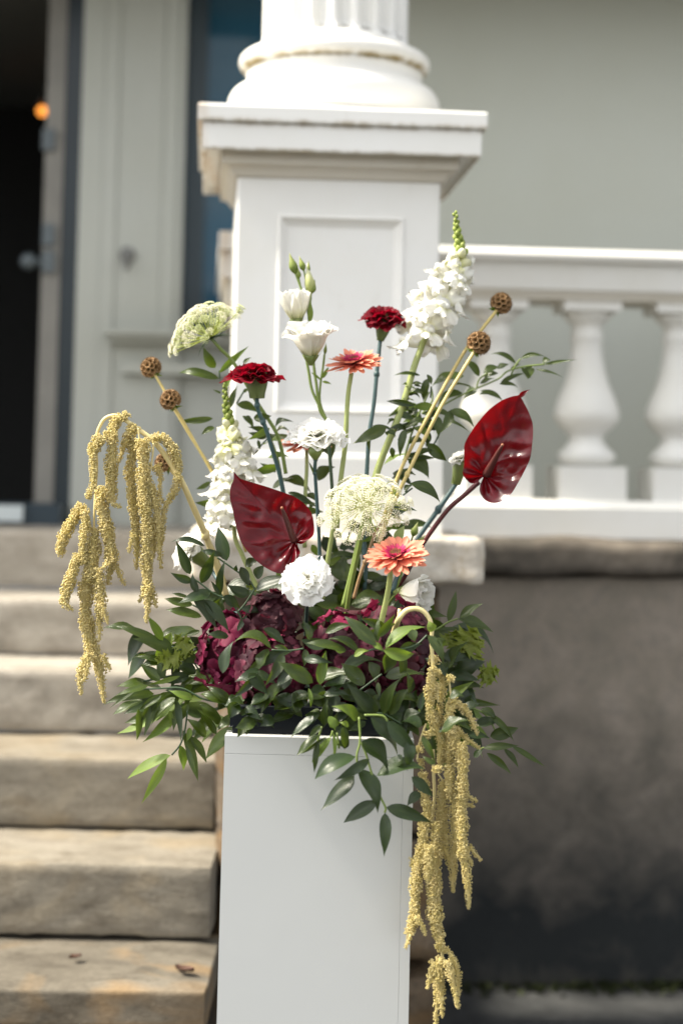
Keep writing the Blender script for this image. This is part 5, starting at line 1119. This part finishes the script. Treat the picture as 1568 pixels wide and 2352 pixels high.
stem(ext, '6', [(470, 880), (430, 1080), (390, 1320), (340, 1700)], 2.9, 22, 24, ST_PALE); stem(ext, '6', [(760, 900), (690, 1120), (620, 1430), (540, 1750)], 2.86, 24, 26, ST_GREEN); stem(ext, '6', [(780, 950), (770, 1250), (740, 1600)], 2.95, 20, 20, ST_TEAL)
tw_ = thing('brown_twig', 'knotty brown twig running down left of the open gerbera', 'stem', P(880, 1330, 2.85))
stem(tw_, '6', [(900, 960), (830, 1090), (770, 1270), (700, 1460), (640, 1680)], 2.85, 15, 17, ST_TWIG, knots=(.22, .62))

# ---------------- scabiosa seed heads
M_SEED = petal_mat('seed_cup', [(0.0, (0.09, 0.07, 0.02)), (0.4, (0.20, 0.12, 0.04)), (0.8, (0.33, 0.19, 0.085)), (1, (0.44, 0.29, 0.15))], 0.7, 0.2, 0.2, streak=False)
M_SPIKE = plain('seed_spike', (0.02, 0.013, 0.008), 0.8)
M_CORE = plain('seed_core', (0.13, 0.075, 0.025), 0.9)
def cupmesh():
    mb = MB(); n = 12; prof = [(.05, .0), (.2, .12), (.26, .3), (.46, .55), (.58, .62)]
    vs = []; uv = []
    for i, (r_, z) in enumerate(prof):
        for j in range(n):
            th = 6.2832 * j / n; rr_ = r_ * (1 + (.12 if j % 2 else 0) * (i == 4)); vs.append((rr_ * math.cos(th), rr_ * math.sin(th), z)); uv.append((j / n, i / 4))
    mb.add(vs, [(i * n + j, i * n + (j + 1) % n, (i + 1) * n + (j + 1) % n, (i + 1) * n + j) for i in range(4) for j in range(n)], uv)
    for j in range(10):
        th = 6.2832 * j / 10; mb.tube([(.5 * math.cos(th), .5 * math.sin(th), .58), (.66 * math.cos(th), .66 * math.sin(th), .84)], [.022, .008], 3, 0, False)
    mb.tube([(0, 0, .05), (0, 0, .80)], [.08, .02], 4, 1)
    return mb.mesh('seed_cup', [M_SEED, M_SPIKE])
CUP = cupmesh()
def seedhead(label, K, D, ctr, rad, stempts, sD, sr, knots=()):
    f, sc = KS[K]; c = P(*f(*ctr), D); r_ = S(rad * sc, D); nx = P(*f(*stempts[1]), D); a = (c - nx).normalized()
    t_ = thing('seed_head', label, 'seed head', P(*f(*stempts[-1][:2]), sD[1]), 'round brown seed heads')
    mb = MB(); mb.sphere(c, r_ * .62, 12, 8); mb.build('head_core', M_CORE, t_)
    e = frame(a); n = 42
    for i in range(n):
        z = 1 - 1.72 * (i + .5) / n; q = math.sqrt(max(0, 1 - z * z)); th = i * 2.39996; d = a * z + (e[1] * math.cos(th) + e[2] * math.sin(th)) * q; d.normalize(); g_ = frame(d); s_ = r_ * .53 * random.uniform(.9, 1.08)
        inst(CUP, 'seed_cup', t_, mat4(g_[1] * s_, g_[2] * s_, g_[0] * s_, c + d * r_ * .60))
    bp = c - a * r_ * .8
    for k in range(7):
        th = k * .9 + random.uniform(-.2, .2); d = e[1] * math.cos(th) + e[2] * math.sin(th); leaf_obj(t_, bp, bp + (d * .75 - a * random.uniform(.0, .5)) * r_ * random.uniform(.7, 1.0), r_ * .2, .15, L_LIGHT, name='bract')
    stem(t_, K, [((ctr[0] + stempts[0][0]) / 2, (ctr[1] + stempts[0][1]) / 2)] + list(stempts), sD, sr, sr * 1.1, ST_STRAW, knots=knots)
seedhead('brown seed head highest on the left, beside the greenish umbel', '9', 3.0, (192, 1035), 102, [(232, 1110), (310, 1240), (420, 1440), (600, 1740), (780, 2030), (960, 2400), (1100, 2800)], (3.0, 2.95), 14)
seedhead('brown seed head just above the left hanging amaranth', '9', 2.93, (378, 1345), 104, [(415, 1420), (500, 1550), (640, 1800), (800, 2080), (960, 2400), (1080, 2700)], (2.93, 2.93), 14)
seedhead('brown seed head partly hidden behind the left amaranth tassels', '14', 2.96, (925, 500), 72, [(985, 570), (1060, 660), (1150, 850), (1290, 1150), (1380, 1400)], (2.96, 2.95), 12)
seedhead('brown seed head highest on the right, against the balustrade rail', '8', 2.97, (905, 755), 86, [(860, 825), (750, 965), (610, 1150), (380, 1560), (190, 1920), (80, 2180), (-20, 2500)], (2.97, 2.9), 13)
seedhead('larger brown seed head just below the highest one on the right', '8', 2.90, (735, 1060), 94, [(695, 1135), (600, 1290), (440, 1560), (220, 2000), (60, 2350), (-60, 2700)], (2.90, 2.86), 14, (0.72,))

# ---------------- hydrangeas
def hyd_mat(name, a, b_, c):
    m, t, bs, o = newmat(name); oi = N(t, 'ShaderNodeObjectInfo'); uv = N(t, 'ShaderNodeTexCoord'); sp = N(t, 'ShaderNodeSeparateXYZ'); t.links.new(uv.outputs['UV'], sp.inputs[0])
    col = ramp(t, oi.outputs['Random'], [(0.0, a), (0.5, b_), (1.0, c)])
    col = mix(t, math_(t, 'MULTIPLY', sp.outputs[1], .45), col, c)
    v = N(t, 'ShaderNodeTexVoronoi', Scale=7.0, feature='DISTANCE_TO_EDGE'); t.links.new(uv.outputs['UV'], v.inputs['Vector'])
    col = mix(t, math_(t, 'MULTIPLY', math_(t, 'SUBTRACT', 1.0, math_(t, 'MULTIPLY', v.outputs['Distance'], 18.0), True), .35), col, tuple(q * .45 for q in a))
    t.links.new(col, bs.inputs['Base Color']); bs.inputs['Roughness'].default_value = .6; bs.inputs['Specular IOR Level'].default_value = .2
    bump(t, bs, v.outputs['Distance'], .35, .001); translucent(t, bs, o, mix(t, .5, col, (0.35, 0.01, 0.06)), .25); return m
H_DARK = hyd_mat('hydrangea_dark', (0.014, 0.003, 0.007), (0.032, 0.007, 0.015), (0.10, 0.036, 0.042))
H_MAG = hyd_mat('hydrangea_magenta', (0.09, 0.002, 0.02), (0.22, 0.004, 0.05), (0.23, 0.035, 0.08))
H_MIX = hyd_mat('hydrangea_plum', (0.025, 0.002, 0.008), (0.07, 0.005, 0.02), (0.18, 0.045, 0.07))
def hfloret(seed, mat):
    rr = random.Random(seed); mb = MB()
    for k in range(4):
        th = k * math.pi / 2 + rr.uniform(-.15, .15); d = Vector((math.cos(th), math.sin(th), 0)); x_ = Vector((-math.sin(th), math.cos(th), 0)); lift = rr.uniform(.02, .24); cv = rr.uniform(-.25, .15); ph = rr.uniform(0, 6); ss = rr.uniform(.88, 1.1)
        def fn(u, v):
            s_ = 2 * u - 1; wv = (.10 + .92 * math.sin(math.pi * min(1, .04 + v * .66))) * (1 if v < .7 else math.sqrt(max(0, 1 - ((v - .7) / .3) ** 2 * .9)))
            return (d * v * ss + x_ * s_ * wv * .56 * ss + Vector((0, 0, lift * v + cv * v * v - .22 * s_ * s_ * v + .06 * math.sin(5 * s_ + ph) * v)))
        mb.grid(6, 6, fn)
    mb.sphere((0, 0, .06), .09, 6, 4); mb.tube([(0, 0, 0), (0, 0, -1.0)], [.04, .04], 4); return mb.mesh('floret', [mat])
HF = {m_.name: [hfloret(i, m_) for i in range(4)] for m_ in (H_DARK, H_MAG, H_MIX)}
def hydrangea(label, c, D, rx, ry, n, mats, size):
    n = int(n * .74); size *= 1.22
    C_ = P(c[0], c[1], D); t_ = thing('hydrangea', label, 'flower', C_, 'hydrangea heads'); u = S(1, D)
    mb = MB(); mb.sphere(C_, (rx * .62 * u, rx * .5 * u, ry * .62 * u), 16, 10); mb.build('flower_core', H_DARK, t_)
    e = 0
    for i in range(n):
        z = 1 - 2 * (i + .5) / n; q = math.sqrt(1 - z * z); th = i * 2.39996 + random.uniform(-.2, .2); d = Vector((q * math.cos(th), q * math.sin(th), z))
        if d.y > .45: continue
        pos = C_ + Vector((d.x * rx, d.y * rx * .8, d.z * ry)) * u * random.uniform(.74, 1.14); nn = (d + Vector((random.uniform(-.28, .28), random.uniform(-.28, .28), random.uniform(-.28, .28)))).normalized(); g_ = frame(nn, (random.uniform(-1, 1), random.uniform(-1, 1), .3)); s_ = size * u * random.uniform(.8, 1.15)
        inst(random.choice(HF[random.choice(mats).name]), 'floret', t_, mat4(g_[1] * s_, g_[2] * s_, g_[0] * s_, pos))
hydrangea('bright magenta hydrangea head at the left of the flower bed', (535, 1495), 2.80, 78, 88, 92, [H_MAG, H_MAG, H_MIX], 25)
hydrangea('near-black maroon hydrangea head below the white front carnation', (625, 1425), 2.77, 62, 62, 70, [H_DARK], 24)
hydrangea('dusty plum hydrangea head low in front of the tray on the left', (625, 1540), 2.76, 82, 82, 92, [H_MIX, H_MIX, H_MAG, H_DARK], 25)
hydrangea('plum and magenta hydrangea head at the centre of the bed', (780, 1510), 2.78, 84, 98, 96, [H_MIX, H_MAG, H_MIX, H_DARK], 25)
hydrangea('dark wine hydrangea head at the right under the cream stalk', (905, 1500), 2.78, 84, 112, 110, [H_DARK, H_DARK, H_MIX], 26)

# ---------------- hanging amaranth
M_AMA = None
def ama_mat():
    m, t, b, o = newmat('amaranth_bead'); n1 = tex(t, 55, 3, .6); n2 = tex(t, 260, 2, .5)
    col = mix(t, ramp(t, n1, [(.35, (0, 0, 0)), (.68, (1, 1, 1))]), (0.62, 0.52, 0.18), (0.72, 0.60, 0.29)); at = N(t, 'ShaderNodeAttribute', attribute_name='tone'); col = mix(t, at.outputs['Fac'], mix(t, .35, col, (0.50, 0.38, 0.09)), mix(t, .5, col, (0.90, 0.82, 0.50)))
    t.links.new(col, b.inputs['Base Color']); b.inputs['Roughness'].default_value = .7; translucent(t, b, o, (0.74, 0.64, 0.22), .34); return m
M_AMA = ama_mat()
OV = np.array(OCT, dtype=np.float32); OF = np.array(OCF, dtype=np.int32); RNG = np.random.default_rng(5)
def bead_strand(parent, K, D, pts, name='tassel', dens=1.0):
    """pts: (x, y, radius) in crop pixels; a core rope studded with clustered little flowers"""
    f, sc = KS[K]
    W_ = [P(*f(p[0], p[1]), D + (p[3] if len(p) > 3 else 0)) for p in pts]; rad = [S(p[2] * .86 * sc, D) for p in pts]
    if len(W_) == 1: W_ = [W_[0] + Vector((0, 0, rad[0] * .5)), W_[0] - Vector((0, 0, rad[0] * .5))]; rad = rad * 2
    pp, rr = smoothpath(W_, rad, 10); u = S(1, D)
    mb = MB(); mb.tube(pp, [q * .62 for q in rr], 8)
    cum = [0]
    for a, b_ in zip(pp[:-1], pp[1:]): cum.append(cum[-1] + (b_ - a).length)
    cs = []; s_ = 0.0; L = cum[-1]; i = 0; seed = RNG.uniform(0, 100)
    while s_ <= L:
        while i < len(pp) - 2 and cum[i + 1] < s_: i += 1
        t2 = (s_ - cum[i]) / max(1e-9, cum[i + 1] - cum[i]); p = pp[i].lerp(pp[i + 1], t2); r_ = rr[i] + (rr[i + 1] - rr[i]) * t2
        lump = 1 + .20 * math.sin(s_ / u / 11 + seed) * min(1, r_ / u / 10) + .12 * noise.noise(Vector((s_ / u / 14, seed, 0)))
        a, e1, e2 = frame(pp[i + 1] - pp[i], (0, -1, 0)); k = max(3, int(6.2832 * r_ / (9.0 * u) * dens)); o = RNG.uniform(0, 6.28)
        for j in range(k):
            th = o + 6.2832 * j / k + RNG.uniform(-.3, .3); cs.append((*(p + (e1 * math.cos(th) + e2 * math.sin(th)) * r_ * lump * RNG.uniform(.70, .98) + a * u * RNG.uniform(-2, 2)), min(1.0, .55 + r_ / u / 22)))
        s_ += 7.0 * u
    for _ in range(3):    # rounded ends
        cs.append((*(pp[-1] + Vector((RNG.uniform(-1, 1), RNG.uniform(-1, 1), RNG.uniform(-1, .5))) * rr[-1] * .6), .6))
    cs = np.array(cs, dtype=np.float32); nb = 8; n = len(cs)
    off = RNG.normal(size=(n, nb, 3)).astype(np.float32); off /= np.linalg.norm(off, axis=2, keepdims=True) + 1e-6
    ctrs = cs[:, None, :3] + off * (4.6 * u) * cs[:, None, 3:4]; br = (RNG.uniform(1.5, 2.6, (n, nb, 1)) * u * cs[:, None, 3:4]).astype(np.float32)
    V = (ctrs[:, :, None, :] + OV[None, None] * br[:, :, None, :]).reshape(-1, 3); nb_ = n * nb
    Fc = (OF[None] + (np.arange(nb_, dtype=np.int32) * 6)[:, None, None]).reshape(-1, 3)
    V0 = np.array(mb.v, dtype=np.float32); o3 = ORG[parent.name]
    me = bpy.data.meshes.new(name); verts = np.concatenate([V0, V]) - np.array(o3, dtype=np.float32)[None]
    qf = [f_ for f_ in mb.f]; nq = len(qf); loops = np.concatenate([np.array([i_ for f_ in qf for i_ in f_], dtype=np.int32), (Fc + len(V0)).ravel()])
    ltot = np.concatenate([np.array([len(f_) for f_ in qf], dtype=np.int32), np.full(len(Fc), 3, dtype=np.int32)]); lst = np.concatenate([[0], np.cumsum(ltot)[:-1]]).astype(np.int32)
    me.vertices.add(len(verts)); me.vertices.foreach_set('co', verts.ravel()); me.loops.add(len(loops)); me.loops.foreach_set('vertex_index', loops)
    me.polygons.add(len(ltot)); me.polygons.foreach_set('loop_start', lst); me.polygons.foreach_set('loop_total', ltot); me.polygons.foreach_set('use_smooth', np.ones(len(ltot), dtype=bool))
    ta = me.attributes.new('tone', 'FLOAT', 'POINT'); ta.data.foreach_set('value', np.concatenate([np.full(len(V0), .2, dtype=np.float32), np.repeat((RNG.uniform(0, 1, (n, 1)) * .6 + RNG.uniform(0, 1, (n, nb)) * .4).astype(np.float32).ravel(), 6)])); me.materials.append(M_AMA); me.update(calc_edges=True); me.validate()
    ob = bpy.data.objects.new(name, me); COL.objects.link(ob); ob.parent = parent; ORG[ob.name] = o3; return ob
am = thing('hanging_amaranth', 'yellow hanging amaranth arching out to the left with two curtains of tassels', 'flower', P(560, 1400, 2.88), 'yellow hanging amaranths')
stem(am, '14', [(1390, 1500, 2.88), (1290, 1200, 2.86), (1220, 1010, 2.84), (1140, 830, 2.82), (1065, 660), (985, 525), (900, 405), (830, 325), (760, 272), (690, 222), (600, 160), (535, 148), (475, 175), (437, 240), (420, 300), (415, 420), (420, 520), (412, 680), (400, 900), (400, 1030)], 2.80, 26, 8, ST_CREAM, knots=(0.1,))
stem(am, '14', [(845, 355), (838, 440), (820, 560), (795, 670)], 2.78, 8, 6, ST_CREAM); stem(am, '14', [(730, 240), (740, 340), (760, 420)], 2.78, 6, 5, ST_CREAM)
for s_ in ([(648, 138, 34), (600, 165, 32), (560, 185, 40), (535, 255, 46)], [(505, 262, 40), (530, 300, 44), (537, 380, 46), (535, 440, 48), (530, 560, 50), (528, 700, 46), (535, 800, 34)], [(540, 805, 20), (595, 832, 12)],
           [(455, 305, 44), (405, 375, 50), (385, 430, 44)], [(385, 440, 30), (395, 560, 28), (387, 680, 26), (350, 765, 26)], [(465, 690, 38), (450, 760, 46), (470, 880, 54), (495, 1000, 52), (522, 1130, 52), (535, 1235, 46)], [(530, 1240, 34), (515, 1320, 28), (505, 1405, 16)], [(550, 1250, 28), (590, 1330, 20), (625, 1410, 10)], [(500, 1250, 24), (472, 1280, 12)],
           [(312, 818, 42), (240, 925, 48), (190, 1025, 46), (152, 1115, 46), (150, 1190, 36)], [(328, 860, 34), (338, 980, 36), (318, 1120, 36), (318, 1260, 34)], [(405, 1000, 36), (400, 1100, 46), (392, 1200, 58), (378, 1300, 62), (358, 1400, 50)],
           [(280, 1190, 32), (240, 1320, 46), (195, 1450, 46), (172, 1565, 40)], [(180, 1560, 24), (235, 1600, 12)], [(338, 1400, 56), (345, 1500, 58), (335, 1620, 50), (352, 1740, 60), (372, 1850, 58), (395, 1940, 46)],
           [(360, 1930, 36), (312, 2020, 30), (290, 2120, 26), (305, 2232, 9)], [(362, 1970, 28), (345, 2060, 24), (322, 2135, 16)], [(405, 1940, 42), (445, 2040, 36), (455, 2150, 28), (475, 2295, 10)], [(432, 1980, 24), (410, 2070, 14)], [(465, 1950, 26), (515, 2045, 15)],
           [(430, 1300, 40), (440, 1420, 46), (447, 1520, 42), (442, 1620, 36), (440, 1720, 22), (440, 1822, 10)], [(455, 1570, 28), (500, 1700, 14)],
           [(705, 225, 50), (665, 285, 42), (630, 360, 34), (588, 488, 10)], [(700, 335, 36), (690, 420, 42), (668, 560, 40), (685, 700, 42), (700, 850, 42), (712, 1000, 38), (722, 1130, 30), (716, 1290, 10)], [(695, 1040, 26), (660, 1165, 13)],
           [(760, 330, 50), (770, 450, 54), (775, 560, 54), (762, 680, 52), (778, 800, 52), (790, 900, 44)], [(790, 880, 46), (797, 1050, 48), (790, 1200, 46), (797, 1350, 44), (802, 1460, 42), (802, 1560, 30), (790, 1692, 10)], [(780, 1450, 24), (742, 1535, 11)], [(830, 1460, 28), (862, 1570, 14)],
           [(800, 625, 34), (830, 700, 40), (860, 820, 38), (880, 950, 34), (885, 1080, 30), (900, 1285, 9)], [(845, 325, 36), (905, 305, 36), (965, 365, 40), (1012, 450, 38), (1030, 560, 32), (1010, 690, 30), (960, 780, 26), (930, 830, 22), (917, 900, 24), (912, 1010, 22), (905, 1110, 16)], [(868, 525, 36), (897, 620, 20), (890, 700, 14), (912, 795, 9)], [(832, 930, 34), (850, 1080, 30), (843, 1205, 10)], [(650, 690, 10), (655, 760, 8)]):
    bead_strand(am, '14', 2.79 + random.uniform(-.02, .02), s_)
ar_ = thing('hanging_amaranth', 'long yellow hanging amaranth trailing down the right side of the plinth', 'flower', P(910, 1440, 2.74), 'yellow hanging amaranths')
stem(ar_, '3', [(70, 600, 2.78), (100, 520, 2.72), (140, 410), (200, 335), (285, 310), (360, 335), (415, 405), (435, 500), (430, 600), (438, 720), (450, 900), (470, 1100)], 2.66, 27, 14, ST_CREAM)
mb = MB(); f, sc = KS['3']; mb.tube([P(*f(152, 400), 2.66), P(*f(146, 350), 2.66), P(*f(150, 312), 2.66)], [S(q * sc, 2.66) for q in (24, 17, 14)], 8); mb.build('stub', ST_CREAM, ar_)
stem(ar_, '3', [(490, 760), (570, 890), (595, 1020), (605, 1150), (620, 1310)], 2.67, 11, 9, ST_CREAM); stem(ar_, '3', [(385, 1325), (330, 1480), (305, 1650)], 2.66, 10, 8, ST_CREAM); stem(ar_, '3', [(480, 960), (485, 1060), (490, 1140)], 2.66, 9, 9, ST_CREAM); stem(ar_, '15', [(415, 100), (418, 300), (425, 480), (410, 700), (420, 1000), (440, 1500), (470, 1650), (490, 1800)], 2.68, 14, 12, ST_CREAM); stem(ar_, '15', [(455, 300), (490, 350), (500, 380)], 2.67, 7, 7, ST_CREAM)
for s_ in ([(450, 735, 38), (452, 800, 44)], [(440, 840, 36), (432, 950, 50), (422, 1050, 46), (415, 1150, 44), (432, 1250, 42), (462, 1350, 38), (500, 1450, 34), (515, 1550, 28), (500, 1705, 20)], [(480, 860, 30), (500, 900, 24)], [(530, 900, 34), (532, 1000, 34), (520, 1100, 32), (500, 1250, 34), (512, 1340, 36)], [(600, 930, 38)],
           [(585, 1130, 38), (640, 1140, 42), (720, 1200, 36), (780, 1280, 30), (808, 1350, 26), (832, 1420, 16)], [(655, 1370, 34), (740, 1460, 24), (855, 1542, 9)], [(600, 1180, 50), (585, 1300, 44), (615, 1450, 48), (640, 1550, 54), (690, 1650, 52), (700, 1800, 48), (700, 1930, 46)], [(560, 1340, 36), (565, 1500, 36), (540, 1640, 30), (475, 1715, 22)],
           [(405, 1395, 46), (420, 1440, 30)], [(340, 1540, 44), (300, 1555, 20)], [(345, 1640, 20), (330, 1690, 30), (365, 1720, 20)], [(500, 980, 20), (480, 1020, 22)], [(590, 1700, 40), (600, 1930, 44)], [(640, 1400, 42), (650, 1600, 40)]):
    bead_strand(ar_, '3', 2.655 + random.uniform(-.02, .02), s_)
for s_ in ([(335, 305, 42), (335, 345, 30), (345, 420, 52), (350, 470, 36), (362, 530, 50), (372, 610, 46), (345, 700, 46), (335, 850, 48), (320, 960, 52), (292, 1050, 50), (275, 1200, 52), (265, 1350, 42), (262, 1450, 40), (240, 1560, 46), (225, 1600, 34)], [(275, 1480, 26), (330, 1555, 22), (352, 1612, 14)], [(240, 1580, 30), (185, 1595, 22)], [(232, 1610, 22), (190, 1725, 11)], [(240, 1000, 20), (240, 1060, 12)],
           [(450, 268, 46)], [(500, 365, 34), (490, 500, 52), (480, 650, 54), (500, 750, 50), (525, 880, 30)], [(385, 900, 40), (380, 960, 52), (385, 1060, 44), (370, 1180, 30)], [(440, 700, 44), (432, 900, 52), (435, 1050, 50), (420, 1250, 62), (425, 1400, 66), (440, 1550, 58), (470, 1650, 50)], [(460, 1690, 40), (490, 1740, 44), (540, 1745, 22)],
           [(500, 900, 34), (540, 980, 36), (580, 1080, 32), (572, 1180, 26), (580, 1262, 10)], [(585, 480, 40), (590, 650, 44), (600, 800, 42), (592, 960, 36), (575, 1060, 28)], [(655, 60, 44), (660, 250, 46), (645, 450, 50), (650, 620, 42), (655, 800, 48), (660, 900, 50), (655, 1000, 40)], [(690, 480, 28), (768, 520, 14)], [(690, 545, 24), (745, 565, 13)], [(715, 905, 26), (800, 1005, 10)], [(700, 980, 24), (732, 1045, 13)], [(670, 1010, 34), (690, 1100, 34), (700, 1250, 28), (706, 1402, 11)],
           [(485, 1810, 34), (455, 1880, 58), (450, 1950, 60), (465, 2010, 40)], [(445, 2000, 34), (450, 2100, 30), (445, 2210, 26), (435, 2345, 11)], [(475, 2000, 32), (482, 2120, 28), (488, 2285, 13)], [(555, 1770, 14), (590, 1850, 32), (615, 1950, 28), (628, 2110, 12)], [(530, 1840, 34), (560, 1950, 32), (590, 2060, 26), (617, 2218, 12)], [(410, 1900, 30), (390, 1970, 22), (368, 2055, 12)], [(400, 1840, 24), (410, 1860, 22)], [(470, 100, 20), (460, 200, 22)], [(540, 60, 36), (550, 300, 40), (560, 500, 36)]):
    bead_strand(ar_, '15', 2.65 + random.uniform(-.02, .02), s_)
